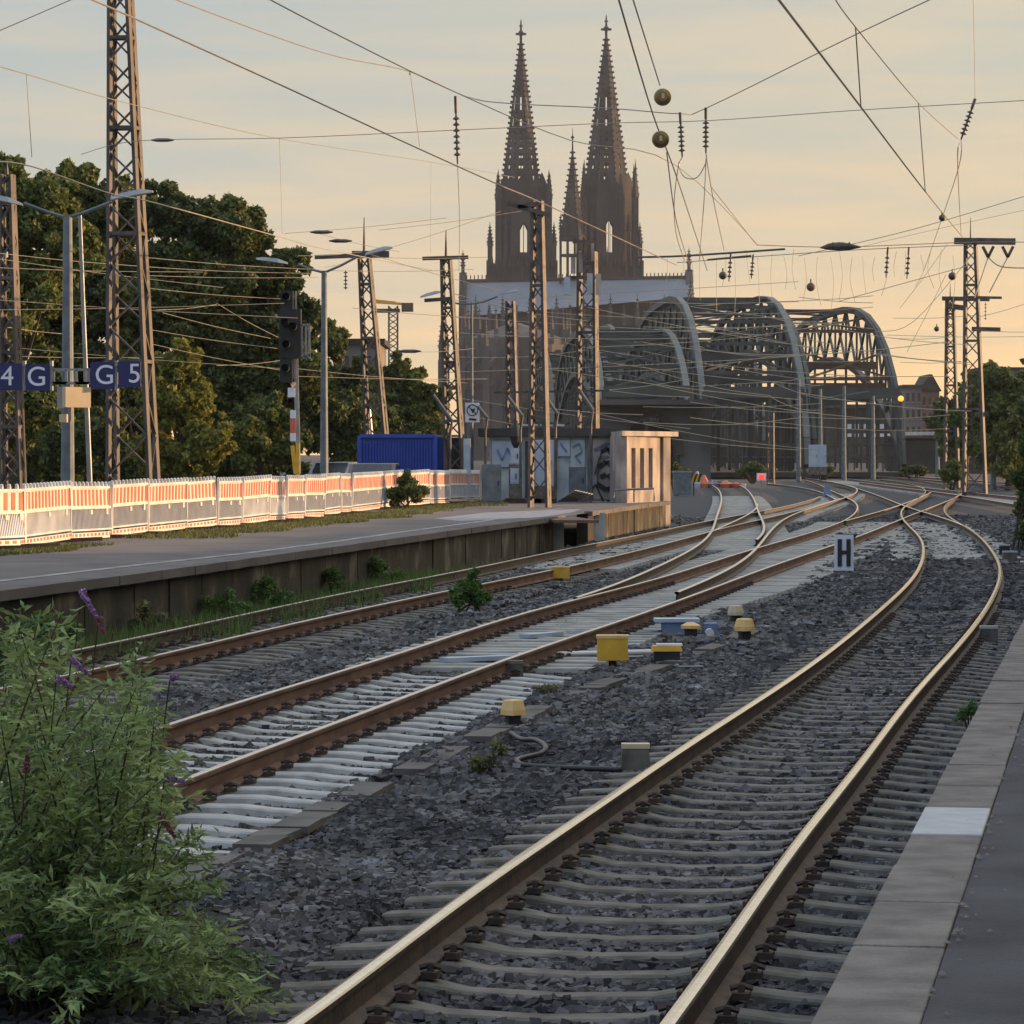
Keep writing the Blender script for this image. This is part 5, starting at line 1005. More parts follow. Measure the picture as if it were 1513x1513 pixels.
# ------------------------------------------------------------------ container, hut, cabinets, cars
YB = 112.0; u = YB / FPX
t = thing('container', 'blue corrugated shipping container behind the fence', 'container', (X(610, YB), YB, LP)); b = MB()
x0, x1 = X(532, YB), X(642, YB); zt, zb = Z(644, YB), LP; b.box(((x0 + x1) / 2, YB + 1.3, (zt + zb) / 2), (x1 - x0, 2.5, zt - zb))
k = 26
for q in range(k): b.box((x0 + (x1 - x0) * (q + .5) / k, YB + .02, (zt + zb) / 2), ((x1 - x0) / k * .5, .09, zt - zb - .25))
b.build('body', M['container'], t); b = MB()
for x in (x0 - .03, x1 + .03): b.box((x, YB, (zt + zb) / 2), (.12, .16, zt - zb))
b.box(((x0 + x1) / 2, YB, zt), (x1 - x0, .14, .12)); b.build('frame', M['container'], t)
for a, c_, m_ in ((644, 665, 'container'), (666, 682, 'black')):
    b = MB(); xa, xb = X(a, YB), X(c_, YB); b.box(((xa + xb) / 2, YB + .9, (zt + zb) / 2), (xb - xa, .1, zt - zb - .1)); b.box(((xa + xb) / 2, YB + .84, (zt + zb) / 2), (.05, .05, zt - zb - .3)); b.build('door', M[m_], t)
b = MB(); b.box((X(664, YB), YB + .88, zt), (X(684, YB) - X(642, YB), .2, .08)); b.box((X(684, YB), YB + .88, (zt + zb) / 2), (.10, .2, zt - zb)); b.box((X(643, YB), YB + .7, (zt + zb) / 2), (.08, .2, zt - zb)); b.build('door_frame', M['galv'], t)
t = thing('utility_cabinet', 'pale upright cabinet against the right end of the container', 'cabinet', (X(690, 110), 110, LP)); b = MB(); b.box((X(690, 110), 110, (Z(648, 110) + LP) / 2), (10 * u, .5, Z(648, 110) - LP)); b.build('body', M['plaster_pale'], t); b = MB(); b.box((X(690, 110), 109.73, Z(680, 110)), (8 * u, .03, 44 * u)); b.build('door', M['cabinet'], t)
# hut: long shaded wall, projecting sunlit bay with three slots
YH_ = 113.0
def hut():
    r = thing('graffiti_hut', 'low flat roofed plaster hut with graffiti and a sunlit end with three slots', 'building', (X(860, YH_), YH_, LP)); u = YH_ / FPX
    x0, x1, x2 = X(724, YH_), X(922, YH_), X(985, 108); zt = Z(645, YH_)
    w_ = MB(); w_.box(((x0 + x1) / 2, YH_ + 3, (zt + LP) / 2), (x1 - x0, 6, zt - LP)); w_.build('wall', M['plaster_pale'], r)
    # bay, slightly turned so its front faces the evening sun
    Yb = 108.0; a = Vector((X(918, Yb), Yb + .8)); c = Vector((X(972, 110), 113.0)); c2 = Vector((X(989, 109), 108.6))
    A = Vector((3.55, 107.5)); B = Vector((4.88, 110.8)); Cc = Vector((5.12, 111.1)); D = Vector((3.3, 114.5))
    zb2 = -.28; zt2 = Z(644, 107)
    # front wall A-B with three real openings
    d = (B - A); ln = d.length; d.normalize(); nrm = Vector((d.y, -d.x)); fw = MB()
    fw_th = .25; cuts = [(.20, .31), (.43, .54), (.66, .77)]; za, zc = Z(722, 107), Z(662, 107)
    def seg(u0, u1, z0, z1): 
        p, q = A + d * ln * u0 - nrm * fw_th / 2, A + d * ln * u1 - nrm * fw_th / 2; fw.bar((p.x, p.y, (z0 + z1) / 2), (q.x, q.y, (z0 + z1) / 2), fw_th, z1 - z0)
    seg(0, 1, zb2, za); seg(0, 1, zc, zt2)
    us = [0] + [x for cc in cuts for x in cc] + [1]
    for i in range(0, len(us), 2): seg(us[i], us[i + 1], za + .001, zc - .001)
    for p, q in ((B, Cc), (D, A), (Cc, D)):
        fw.bar((p.x, p.y, (zb2 + zt2) / 2), (q.x, q.y, (zb2 + zt2) / 2), .2, zt2 - zb2)
    bay = fw.build('bay', M['plaster'], r)
    for (u0, u1) in cuts:
        p, q = A + d * ln * u0 - nrm * .25, A + d * ln * u1 - nrm * .25; wn_ = MB(); wn_.bar((p.x, p.y, (za + zc) / 2), (q.x, q.y, (za + zc) / 2), .04, zc - za); wn_.build('window', M['glass'], r)
    rf = MB(); rf.box(((x0 + x1) / 2 - .1, YH_ + 3, zt + .14), (x1 - x0 + .6, 6.6, .26)); rf.build('roof', M['darkstone'], r)
    rb = MB(); ex = .35; pts = [A, B, Cc, D]; ce = sum(pts, Vector((0, 0))) / 4; pp = [(p + (p - ce).normalized() * ex) for p in pts]
    rb.prism([(p.x, p.y) for p in pp], zt2, zt2 + .16, 'z'); rb.build('bay_roof', M['plaster'], r)
    # wall panels and painted graffiti on the shaded wall
    def pan(px0, px1, py0, py1, m_, nm, lab=None, dy=-.06):
        b = MB(); b.box((X((px0 + px1) / 2, YH_), YH_ + dy, Z((py0 + py1) / 2, YH_)), ((px1 - px0) * u, .08, (py1 - py0) * u)); o = b.build(nm, M[m_], r)
        if lab: o['label'] = lab
    pan(727, 768, 652, 690, 'cabinet', 'shutter'); pan(824, 842, 650, 674, 'cabinet', 'shutter'); pan(843, 864, 650, 690, 'plaster_pale', 'shutter'); pan(868, 873, 640, 742, 'steel_grey', 'downpipe', dy=-.1); pan(818, 823, 645, 725, 'galv', 'downpipe', dy=-.1)
    pan(800, 818, 690, 735, 'black', 'doorway'); pan(776, 788, 652, 735, 'darkstone', 'doorway'); pan(876, 918, 648, 738, 'plaster', 'painted_panel')
    g = MB(); rr = random.Random(3)
    def stroke(pts, wd, m=0): 
        for a_, b_ in zip(pts[:-1], pts[1:]): g.bar((X(a_[0], YH_), YH_ - .12 - .004 * m, Z(a_[1], YH_)), (X(b_[0], YH_), YH_ - .12 - .004 * m, Z(b_[1], YH_)), .02, wd, mi=m, up=(0, 0, 1))
    stroke([(878, 700), (888, 668), (898, 662), (908, 680), (912, 705)], .14, 1); stroke([(882, 715), (884, 690), (896, 682), (908, 692), (908, 718), (896, 724), (882, 715)], .16, 1); stroke([(890, 700), (893, 706)], .2, 1); stroke([(900, 700), (903, 706)], .2, 1); stroke([(878, 665), (898, 655), (914, 660)], .10, 2); stroke([(886, 676), (904, 674)], .08, 2)
    stroke([(846, 660), (856, 655), (860, 668), (850, 674), (858, 684)], .05, 3); stroke([(735, 664), (742, 680), (750, 662), (760, 682)], .05, 3); stroke([(828, 655), (838, 668)], .04, 3); stroke([(873, 740), (874, 722), (880, 716), (892, 742)], .06, 1)
    g.build('graffiti', [M['graffiti'], M['black'], M['graffiti'], M['bluepaint']], r)
hut()
# power cabinets and clutter in front of the hut
def cabinet(px0, px1, py0, py1, Y, m_, label, doors=1, vent=True):
    u = Y / FPX; z0, z1 = Z(py1, Y), Z(py0, Y); x0, x1 = X(px0, Y), X(px1, Y); r = thing('utility_cabinet', label, 'cabinet', ((x0 + x1) / 2, Y, LP), 'cabinets in front of the hut'); b = MB(); b.box(((x0 + x1) / 2, Y + .3, (z0 + z1) / 2), (x1 - x0, .6, z1 - z0)); b.build('body', M[m_], r)
    for k in range(doors):
        d = MB(); a, c_ = x0 + (x1 - x0) * k / doors, x0 + (x1 - x0) * (k + 1) / doors; d.box(((a + c_) / 2, Y - .012, (z0 + z1) / 2), (c_ - a - .05, .024, z1 - z0 - .08)); dd = d.build('door', M[m_], r); h = MB(); h.box((c_ - .1, Y - .04, (z0 + z1) / 2), (.03, .04, .16)); h.build('handle', M['black'], dd)
        if vent:
            v_ = MB(); v_.box(((a + c_) / 2, Y - .03, z0 + (z1 - z0) * .66), ((c_ - a) * .4, .012, .16)); v_.build('label_plate', M['cabinet'], dd)
    p_ = MB(); p_.box(((x0 + x1) / 2, Y + .3, (z0 + LP) / 2), (x1 - x0 + .1, .7, max(z0 - LP, .05))); p_.build('plinth', M['concrete_old'], r); return r
cabinet(791, 818, 650, 718, 108.8, 'cabinet', 'tall pale blue electrical cabinet in front of the hut')
cabinet(754, 769, 662, 686, 108.5, 'cabinet', 'small pale box mounted left of the central mast', vent=False)
cabinet(754, 767, 692, 715, 108.2, 'cabinet', 'small lower white box left of the central mast', vent=False)
cabinet(841, 866, 690, 732, 109.5, 'steel_grey', 'grey mesh box under the painted hut shutters', 1, False)
cabinet(712, 741, 686, 742, 104, 'steel_grey', 'grey green board at the right end of the striped fence', 1, False)
cabinet(1196, 1221, 657, 690, 250, 'cabinet', 'distant pale double cabinet below the bridge portal', 2, False)
t = thing('rubble_pile', 'pile of pale slats lying in front of the hut', 'rubble', (X(840, 107), 107, LP))
for k in range(7): 
    b = MB(); x = X(825 + k * 4, 107); b.bar((x, 107 + k * .05, LP + .06), (x + .55, 106.4 + k * .1, LP + .42 - .02 * k), .12, .03); b.build('slat', M['galv'], t)
for (x0, x1, y) in ((745, 800, 738), (780, 822, 730)):
    t = thing('pallet', 'low dark pallet in front of the tall blue cabinet' if x0 == 780 else 'low dark pallet left of the central mast foot', 'pallet', P(x0, y, 107)); 
    for k in range(3): b = MB(); b.box((X((x0 + x1) / 2, 107.5), 107 + k * .5, LP + .07), (X(x1, 107) - X(x0, 107), .1, .12)); b.build('bearer', M['rust_dark'], t)
    for k in range(5): b = MB(); xx = X(x0 + (x1 - x0) * (k + .5) / 5, 107.5); b.box((xx, 107.5, LP + .15), (.14, 1.2, .03)); b.build('board', M['rust_dark'], t)
t = thing('guard_rail', 'low tubular rail in front of the sunlit end of the hut', 'railing', P(930, 740, 104)); b = MB(); Yr = 105
b.tube([P(906, 735, Yr), P(908, 724, Yr), P(966, 722, Yr), P(967, 740, Yr)], .035, 6); b.build('top_rail', M['steel_grey'], t); b = MB(); b.tube([P(937, 723, Yr), P(937, 742, Yr)], .03, 6); b.build('post', M['steel_grey'], t)
t = thing('roof_pipe', 'bright row of pipes lying on the roof of the hut', 'pipe', P(800, 631, 114))
for a in (772, 788, 804, 822): b = MB(); b.tube([P(a, 629, 114), P(a + 12, 630, 114)], .08, 8); b.build('pipe', M['galv'], t)
b = MB(); b.bar(P(764, 638, 114), P(764, 622, 114), .06); b.bar(P(840, 640, 114), P(840, 624, 114), .06); b.bar(P(760, 627, 114), P(860, 624, 114), .06); b.bar(P(730, 580, 114), P(900, 577, 114), .07); b.build('stand', M['mast'], t)
t = thing('hut_bushing', 'dark draped bundle hanging on the hut left of the central mast', 'bundle', P(762, 650, 110)); b = MB(); b.lathe(P(762, 665, 110), [(.03, 0), (.13, .2), (.20, .45), (.12, .75), (.04, .9)], 10); b.build('bundle', M['black'], t); b = MB(); b.tube([P(762, 640, 110), P(764, 622, 110)], .03, 6); b.build('hanger', M['mast'], t)
def car(px, Y, m_, label, rz=.1):
    r = thing('parked_car', label, 'car', (X(px, Y), Y, LP), 'cars parked behind the fence', local=True); r.rotation_euler = (0, 0, rz); r.scale = (.86, .86, .86)
    pf = [(-2.1, .35), (-2.15, .75), (-1.95, .95), (-1.15, 1.02), (-.55, 1.45), (.75, 1.48), (1.45, 1.05), (2.1, .9), (2.15, .4)]
    b = MB(); b.prism(pf, -.85, .85, 'y'); b.build('body', m_, r)
    b = MB(); b.prism([(-1.0, 1.03), (-.5, 1.38), (.7, 1.40), (1.3, 1.05)], -.87, .87, 'y'); b.build('window', M['glass'], r)
    b = MB(); b.prism([(-1.12, 1.06), (-.62, 1.41), (-.64, 1.45), (-1.17, 1.07)], -.70, .70, 'y'); b.build('rear_window', M['glass'], r); b = MB(); b.prism([(1.38, 1.08), (.80, 1.43), (.83, 1.47), (1.47, 1.09)], -.70, .70, 'y'); b.build('windscreen', M['glass'], r)
    for x in (-1.35, 1.35):
        for y in (-.86, .86): b = MB(); b.tube([(x, y - .1, .32), (x, y + .1, .32)], .32, 14); wl2 = b.build('wheel', M['black'], r); b = MB(); b.tube([(x, y - .12, .32), (x, y + .12, .32)], .17, 10); b.build('rim', M['galv'], wl2)
car(498, 121, mat('car_silver', (.35, .38, .42), (.40, .43, .47), 1, .3, .6), 'silver car parked behind the fence left of the container', 1.3)
car(553, 106.5, mat('car_brown', (.14, .09, .07), (.18, .12, .09), 1, .35, .3), 'brownish car parked right in front of the container', 1.5)
car(520, 130, mat('car_dark', (.03, .035, .045), (.04, .045, .055), 1, .3, .3), 'dark car roof showing behind the silver car', 1.45)
# orange tarpaulins and barriers beyond the hut
t = thing('tarpaulin_heap', 'crumpled orange red barrier netting lying beyond the hut', 'netting', P(1060, 700, 235)); 
for (x, y, w_, h_, m_) in ((1030, 690, 12, 26, 'cabinet'), (1040, 694, 14, 20, 'red'), (1055, 698, 16, 12, 'graffiti'), (1072, 697, 16, 12, 'red'), (1088, 697, 16, 9, 'red'), (1097, 700, 10, 7, 'white')):
    b = MB(); c = P(x, y, 235); b.lathe((c.x, c.y, GZ + .1), [(w_ * .024, 0), (w_ * .028, .3), (w_ * .018, h_ * .03), (w_ * .006, h_ * .045)], 7); b.build('fold', M[m_], t)
t = thing('striped_board', 'black and yellow striped board at the foot of the netting', 'barrier', P(1024, 712, 200)); b = MB(); b.box(P(1025, 706, 200), (.9, .06, .5)); b.build('board', M['yellow'], t); b = MB()
for k in range(3): x = X(1018 + k * 6, 200); z = Z(706, 200); b.prism([(x, z - .25), (x + .12, z - .25), (x + .28, z + .25), (x + .16, z + .25)], 199.955, 199.965, 'y')
b.build('stripes', M['black'], t); b = MB(); b.box((X(1025, 200), 200.1, .1), (.08, .08, .9)); b.build('post', M['black'], t)
t = thing('waste_bin', 'dark blue grey skip beside the hut behind the track hoop', 'skip', P(1008, 715, 195)); b = MB(); b.box((X(1008, 195), 195, .45), (.95, .8, 1.3), taper=1.12); b.build('body', M['steel_grey'], t); b = MB(); b.box((X(1008, 195), 195, 1.14), (1.1, .95, .08)); b.build('rim', M['galv'], t)

# ------------------------------------------------------------------ trackside equipment
def gbox(px, py_base, w_, h_, m_, label, name='trackside_box', cat='box', lid=.0, legs=True, z=-.28, taper=1.0, wd=None, rz=0.0, lidm=None):
    p = G(px, py_base, z); Y = p.y; u = Y / FPX; W_, H_ = w_ * u, h_ * u; r = thing(name, label, cat, p); lg = .35 * H_ if legs else 0
    b = MB(); b.box((p.x, p.y, z + lg + (H_ - lg) / 2), (W_, wd or W_ * .6, H_ - lg), rz, taper=taper); o = b.build('body', M[m_], r); md = o.modifiers.new('bevel', 'BEVEL'); md.width = .008; md.segments = 2
    if lid: b = MB(); b.box((p.x, p.y, z + H_ + .012), (W_ * 1.06 * taper, (wd or W_ * .6) * 1.08 * taper, .035), rz); b.build('lid', M[lidm or m_], r)
    if legs: b = MB(); b.tube([(p.x, p.y, z), (p.x, p.y, z + lg + .02)], W_ * .13, 8); b.build('post', M['black'], r)
    return r
gbox(905, 994, 45, 52, 'yellow', 'large yellow cable box on a black foot beside the middle track', lid=1, lidm='yellow_pale')
gbox(828, 863, 27, 24, 'yellow', 'small yellow box standing beside the left track', lid=1, legs=True, lidm='yellow_pale')
def dome(px, py, w_, h_, label, mcap='yellow_pale'):
    p = G(px, py, -.28); Y = p.y; u = Y / FPX; r = thing('cable_marker', label, 'marker', p, 'yellow capped trackside posts'); z = p.z; b = MB()
    b.box((p.x, p.y, z + h_ * u * .25), (w_ * u * .4, w_ * u * .4, h_ * u * .5), .3, taper=1.3); b.build('foot', M['black'], r)
    b = MB(); b.lathe((p.x, p.y, z + h_ * u * .48), [(w_ * u * .5, 0), (w_ * u * .5, h_ * u * .12), (w_ * u * .40, h_ * u * .34), (w_ * u * .36, h_ * u * .36), (.01, h_ * u * .37)], 4 if w_ > 30 else 8); b.build('cap', M[mcap], r)
dome(758, 1086, 37, 62, 'nearest yellow capped post with a black foot and coiled cable')
dome(1100, 956, 30, 50, 'yellow capped post right of the blue point machine')
dome(1087, 928, 24, 40, 'faint grey yellow post behind the right capped one', 'cream')
p = G(985, 985, -.28); t = thing('point_lever', 'low yellow capped box lying beside the large yellow cable box', 'lever', p); u = p.y / FPX
b = MB(); b.box((p.x, p.y, p.z + .12), (.30, .24, .14)); b.build('base', M['black'], t); b = MB(); b.box((p.x, p.y, p.z + .215), (.36, .28, .06), taper=.9); b.build('cap', M['yellow'], t); b = MB(); b.box((p.x + .03, p.y, p.z + .257), (.3, .2, .02)); b.build('lid', M['white'], t)
p = G(1003, 945, -.28); t = thing('point_machine', 'pale blue point machine with flat lid beside the middle track', 'point machine', p); b = MB(); b.box((p.x, p.y, p.z + .14), (.46, .34, .20)); b.build('body', M['bluepaint'], t); b = MB(); b.box((p.x - .03, p.y, p.z + .262), (.60, .42, .045)); b.build('lid', M['cabinet'], t)
b = MB(); b.box((p.x + .42, p.y, p.z + .12), (.18, .2, .2)); b.box((p.x + .32, p.y - .25, p.z + .05), (.5, .08, .06)); b.build('gearbox', M['bluepaint'], t); b = MB(); b.tube([(p.x + .38, p.y - .6, p.z + .12), (p.x + .38, p.y - .45, p.z + .12)], .055, 10); b.build('flange', M['white'], t)
b = MB()
for q in (0, .5): b.tube([(p.x - .25, p.y - q, p.z + .10), (p.x - 1.5, p.y - q - .1, p.z + .11)], .022, 6)
b.build('push_rod', M['galv'], t)
p = G(1040, 948, -.28); t = thing('cable_marker', 'short yellow topped lever in front of the blue point machine', 'marker', p); b = MB(); b.box((p.x - .2, p.y - .5, p.z + .10), (.16, .14, .22)); b.build('foot', M['black'], t); b = MB(); b.lathe((p.x - .2, p.y - .5, p.z + .2), [(.13, 0), (.13, .04), (.05, .08)], 8); b.build('cap', M['yellow_pale'], t)
a, c_ = G(765, 968, -.15), G(1000, 962, -.15); t = thing('point_rod', 'long white rod crossing to the middle track in front of the yellow box', 'rod', a)
b = MB(); b.tube([a, c_], .03, 8); b.build('rod', M['white'], t); b = MB(); b.tube([G(800, 975, -.2), G(905, 972, -.2), G(985, 968, -.2)], .02, 6); b.build('rod', M['galv'], t); b = MB(); q = G(1002, 985, -.2); b.tube([q, q + Vector((.28, .05, 0)), q + Vector((.3, .05, -.06))], .012, 6); b.build('hook', M['galv'], t)
a = G(640, 938, -.17); t = thing('point_rod', 'pale blue flat bar lying across the middle track sleepers', 'rod', a); b = MB(); b.bar(G(655, 975, -.15), G(755, 971, -.15), .18, .05); b.build('bar', M['cabinet'], t); b = MB(); b.bar(G(775, 940, -.15), G(825, 936, -.15), .16, .05); b.build('bar', M['cabinet'], t)
gbox(757, 1012, 34, 32, 'concrete_old', 'small grey concrete box against the middle track rail', lid=1, legs=False, lidm='coping', taper=.9)
gbox(939, 1148, 46, 44, 'concrete_old', 'grey stone box with a yellowish lid beside the near track rail', lid=1, legs=False, lidm='cream', taper=.85)
gbox(1461, 958, 27, 30, 'concrete_old', 'grey box with pale lid right of the near track by the platform', lid=1, legs=False, lidm='coping_light', taper=.9)
gbox(1492, 838, 22, 22, 'concrete_old', 'small grey box at the right edge beside the curved rail', lid=1, legs=False, lidm='coping_light', taper=.9)
gbox(1484, 826, 16, 20, 'black', 'small dark box just behind the small grey one at the right', lid=1, legs=False, lidm='coping_light', taper=.9)
gbox(735, 872, 14, 10, 'cream', 'little pale block beside the bright green weed', lid=0, legs=False, taper=.8)
gbox(1222, 738, 13, 22, 'bluepaint', 'blue grey cover on the rails near the crossing', lid=0, legs=False, taper=.5)
# coiled cable
t = thing('signal_cable', 'thick black cable looping over the ballast to the stone box', 'cable', G(758, 1085, -.22)); pts = [G(755, 1083, -.19), G(770, 1092, -.16), G(793, 1094, -.14), G(806, 1104, -.14), G(800, 1113, -.17), G(780, 1118, -.18), G(764, 1123, -.18), G(772, 1130, -.19), G(800, 1133, -.2), G(850, 1135, -.2), G(918, 1137, -.2)]
def spl(pts, k=6):
    o = []; P_ = [pts[0]] + list(pts) + [pts[-1]]
    for i in range(1, len(P_) - 2):
        for j in range(k):
            t_ = j / k; a, b_, c_, d = P_[i - 1], P_[i], P_[i + 1], P_[i + 2]; o.append(.5 * ((2 * b_) + (c_ - a) * t_ + (2 * a - 5 * b_ + 4 * c_ - d) * t_ ** 2 + (3 * b_ - a - 3 * c_ + d) * t_ ** 3))
    return o + [pts[-1]]
b = MB(); b.tube(spl(pts), .022, 8); b.build('cable', M['cable'], t, smooth=True)
t = thing('signal_cable', 'thin black cable running right from the yellow capped post', 'cable', G(1110, 950, -.25)); b = MB(); b.tube(spl([G(1108, 945, -.2), G(1130, 950, -.22), G(1165, 953, -.22)]), .02, 6); b.build('cable', M['cable'], t)
# concrete cable trough covers running diagonally between the tracks
t = thing('cable_trough', 'row of flat concrete trough covers running diagonally between the tracks', 'cable trough', G(300, 1285, -.2)); tr = [G(230, 1330, -.2), G(300, 1283, -.2), G(420, 1226, -.2), G(560, 1158, -.2), G(700, 1093, -.2), G(850, 1024, -.2), G(1000, 976, -.2), G(1120, 930, -.2)]
tr = spl(tr, 10); k = 0.0; ss = [0]
for a_, b_ in zip(tr[:-1], tr[1:]): ss.append(ss[-1] + (b_ - a_).length)
tx = lambda s_: Vector((np.interp(s_, ss, [p.x for p in tr]), np.interp(s_, ss, [p.y for p in tr]), -.19))
while k < ss[-1] - .5:
    a_, b_ = tx(k), tx(k + .48)
    if random.random() > .18: b = MB(); j = random.uniform(-.02, .02); b.bar((a_.x + j, a_.y, a_.z - .02), (b_.x + j, b_.y, b_.z - .02 + random.uniform(-.01, .01)), .24, .05); b.build('cover', M['trough'], t)
    k += .5

# ------------------------------------------------------------------ overhead wires
GW = {}
def wire(pts, label, group=None, r=.012, m='wire', drops=(), sag=0.0, name='overhead_wire'):
    """pts: (px, py, distance); drops: ((px,py,Y),(px,py,Y)) droppers hanging from it"""
    V = [P(*p) for p in pts]; r = r * (.58 if m == 'wire' else .68 if m != 'mast' else 1)
    if len(V) == 2 and sag: 
        V = [V[0].lerp(V[1], k / 10) - Vector((0, 0, sag * 4 * (k / 10) * (1 - k / 10))) for k in range(11)]
    elif len(V) > 2: V = spl(V, 5)
    t = thing(name, label, 'overhead wire', V[0], group); b = MB(); b.tube(V, r, 5); b.build('wire', M[m], t)
    for a_, b_ in drops: d = MB(); d.tube([P(*a_), P(*b_)], r * .7, 5); d.build('dropper', M[m], t)
    return t
def insulator(px, py0, px1, py1, Y, label, r=.055, n=6, ext=True):
    a, c_ = P(px, py0, Y), P(px1, py1, Y); t = thing('insulator_string', label, 'insulator', a, 'insulator strings hanging from the span wires'); b = MB(); d = c_ - a; rr = r * Y / 60
    pts, rs = [], []
    for k in range(n):
        for u, q in ((.0, .28), (.35, 1.0), (.5, 1.0), (.6, .28)): pts.append(a + d * (.30 + .62 * (k + u) / n)); rs.append(rr * q * 1.1)
    b.tube([a] + pts + [c_], [rr * .25] + rs + [rr * .25], 8); b.build('discs', M['mast'], t); b = MB(); b.tube([a, a + d * .25], rr * .5, 6); b.build('clamp', M['mast'], t)
wire([(-20, 93, 36), (40, 110, 42), (190, 153, 52), (413, 205, 66), (640, 240, 88), (760, 262, 104)], 'upper sagging wire from the left edge above the trees with three droppers', None, .012, 'wire', [((39, 110, 42), (47, 232, 42)), ((413, 205, 66), (417, 345, 66)), ((637, 240, 88), (636, 375, 88))])
wire([(-20, 238, 40), (47, 246, 42), (160, 285, 50), (230, 300, 54), (413, 350, 66), (480, 368, 75), (640, 400, 90)], 'contact wire crossing in front of the tree tops at the left', None, .014, 'wire_bright')
wire([(125, -5, 33), (200, 28, 34.5), (420, 128, 41), (560, 193, 46), (730, 270, 56), (810, 304, 62), (1000, 392, 80)], 'dark feeder wire running down past the tall mast towards the cathedral', None, .018, 'wire')
wire([(240, -8, 42), (400, 52, 48), (500, 84, 52), (606, 106, 56), (690, 143, 58), (755, 153, 58), (900, 160, 58), (1005, 168, 58), (1043, 160, 58), (1250, 58, 48), (1390, -8, 42)], 'long span wire dipping across the top between both edges', None, .015, 'wire', [((606, 105, 56), (620, 216, 56))])
wire([(385, -8, 30), (500, 52, 34), (670, 135, 42), (845, 208, 52), (1000, 245, 60), (1120, 362, 90)], 'sloping wire from the top edge across the left spire', None, .012, 'wire')
wire([(120, 228, 67), (205, 208, 67), (413, 204, 64), (680, 192, 62), (900, 182, 60), (1050, 178, 60), (1280, 162, 58), (1540, 147, 56)], 'nearly level cross wire from the tall mast to the right edge', None, .012, 'wire')
wire([(-20, 52, 60), (0, 45, 60), (118, -6, 60)], 'short wire crossing the upper left corner', None, .015)
b_ = [((240, 207, 66), (0, 0))]
wire([(912, -8, 32), (965, 170, 46), (1000, 262, 58), (1045, 400, 90)], 'left of the two near wires coming down through the brass discs', None, .017, 'wire')
wire([(933, -8, 32), (975, 126, 45)], 'short right wire ending at the upper brass disc', None, .013, 'wire')
wire([(1145, -8, 26), (1272, 158, 40), (1368, 284, 58), (1422, 350, 90)], 'bright near wire from the top to the tall right mast', None, .017, 'wire_bright', [((1264, 40, 38), (1272, 158, 40)), ((1357, 152, 54), (1367, 282, 57))])
wire([(1230, -8, 32), (1264, 40, 38), (1357, 152, 54), (1415, 205, 66)], 'thin carrier wire above the bright near wire', None, .010, 'wire_bright')
wire([(1438, -8, 58), (1441, 148, 58)], 'vertical wire above the slanted insulator at the right', None, .009, 'wire')
insulator(1441, 146, 1420, 206, 58, 'slanted insulator string at the upper right')
wire([(1420, 206, 58), (1417, 245, 60), (1392, 322, 80), (1365, 400, 100)], 'thin wire hanging from the slanted insulator through the dark ball', None, .012, 'wire_bright')
wire([(1418, 210, 60), (1415, 245, 62), (1420, 345, 110)], 'second thin wire hanging from the slanted insulator', None, .014, 'wire_bright')
insulator(673, 142, 676, 242, 62, 'insulator string left of the left spire', n=7); insulator(1005, 166, 1008, 232, 58, 'insulator string right of the brass discs'); insulator(1043, 159, 1043, 226, 58, 'insulator string second to the right of the brass discs')
wire([(676, 242, 62), (679, 330, 75), (678, 400, 90)], 'faint wire hanging below the left insulator string', None, .010, 'wire_bright')
wire([(1008, 232, 58), (1003, 245, 58), (1012, 262, 58), (1030, 262, 58), (1043, 240, 58), (1043, 226, 58)], 'slack loop joining the two insulator strings', None, .014, 'wire_bright')
for k, (pts, lab) in enumerate((([(985, 225, 45), (1000, 330, 60), (1020, 395, 90)], 'curved hanging wire below the lower brass disc'), ([(1003, 240, 58), (996, 300, 62), (1000, 350, 70), (1012, 385, 90)], 'bulging hanging wire below the left insulator'), ([(1043, 235, 58), (1040, 300, 66), (1033, 385, 90)], 'straight hanging wire below the right insulator'), ([(1044, 235, 58), (1055, 300, 66), (1070, 370, 90)], 'slanted hanging wire right of the insulators'), ([(1050, 275, 66), (1118, 362, 95)], 'thin diagonal wire to the short dark strut'))):
    wire(pts, lab, None, .013, 'wire_bright')
for (px, py, rp, Y, lab) in ((979, 143.5, 13, 45, 'upper large brass disc hanging beside the right spire'), (976, 206, 13, 46, 'lower large brass disc hanging beside the right spire'), (1068, 407, 6, 92, 'small dark ball above the middle bridge'), (1198, 424, 6.5, 95, 'reddish ball above the right bridge'), (1392, 322, 5, 80, 'dark ball left of the tall right mast'), (1407, 408, 6, 130, 'dark ball above the shorter right mast'), (1384, 486, 4, 130, 'tiny ball left of the shorter right mast')):
    t = thing('wire_ball', lab, 'wire ball', P(px, py, Y), 'round balls on the overhead wires'); b = MB(); R0 = rp * Y / FPX; c = P(px, py, Y)
    if rp > 10: 
        b.tube([c + Vector((0, -.09, 0)), c + Vector((0, -.07, 0)), c + Vector((0, 0, 0)), c + Vector((0, .07, 0))], [R0 * .55, R0 * .9, R0, R0 * .8], 24); b.build('disc', M['brass'], t, smooth=False); b = MB(); b.tube([c + Vector((0, -.11, -.03)), c + Vector((0, -.11, .04))], .02, 6); b.build('stud', M['cream'], t)
    else: b.sphere(c, R0, n=12); b.build('ball', M['mast'] if 'red' not in lab else M['rust'], t, smooth=True); b = MB(); b.tube([c + Vector((0, 0, R0)), c + Vector((0, 0, R0 * 1.8))], .02, 5); b.build('hook', M['mast'], t)
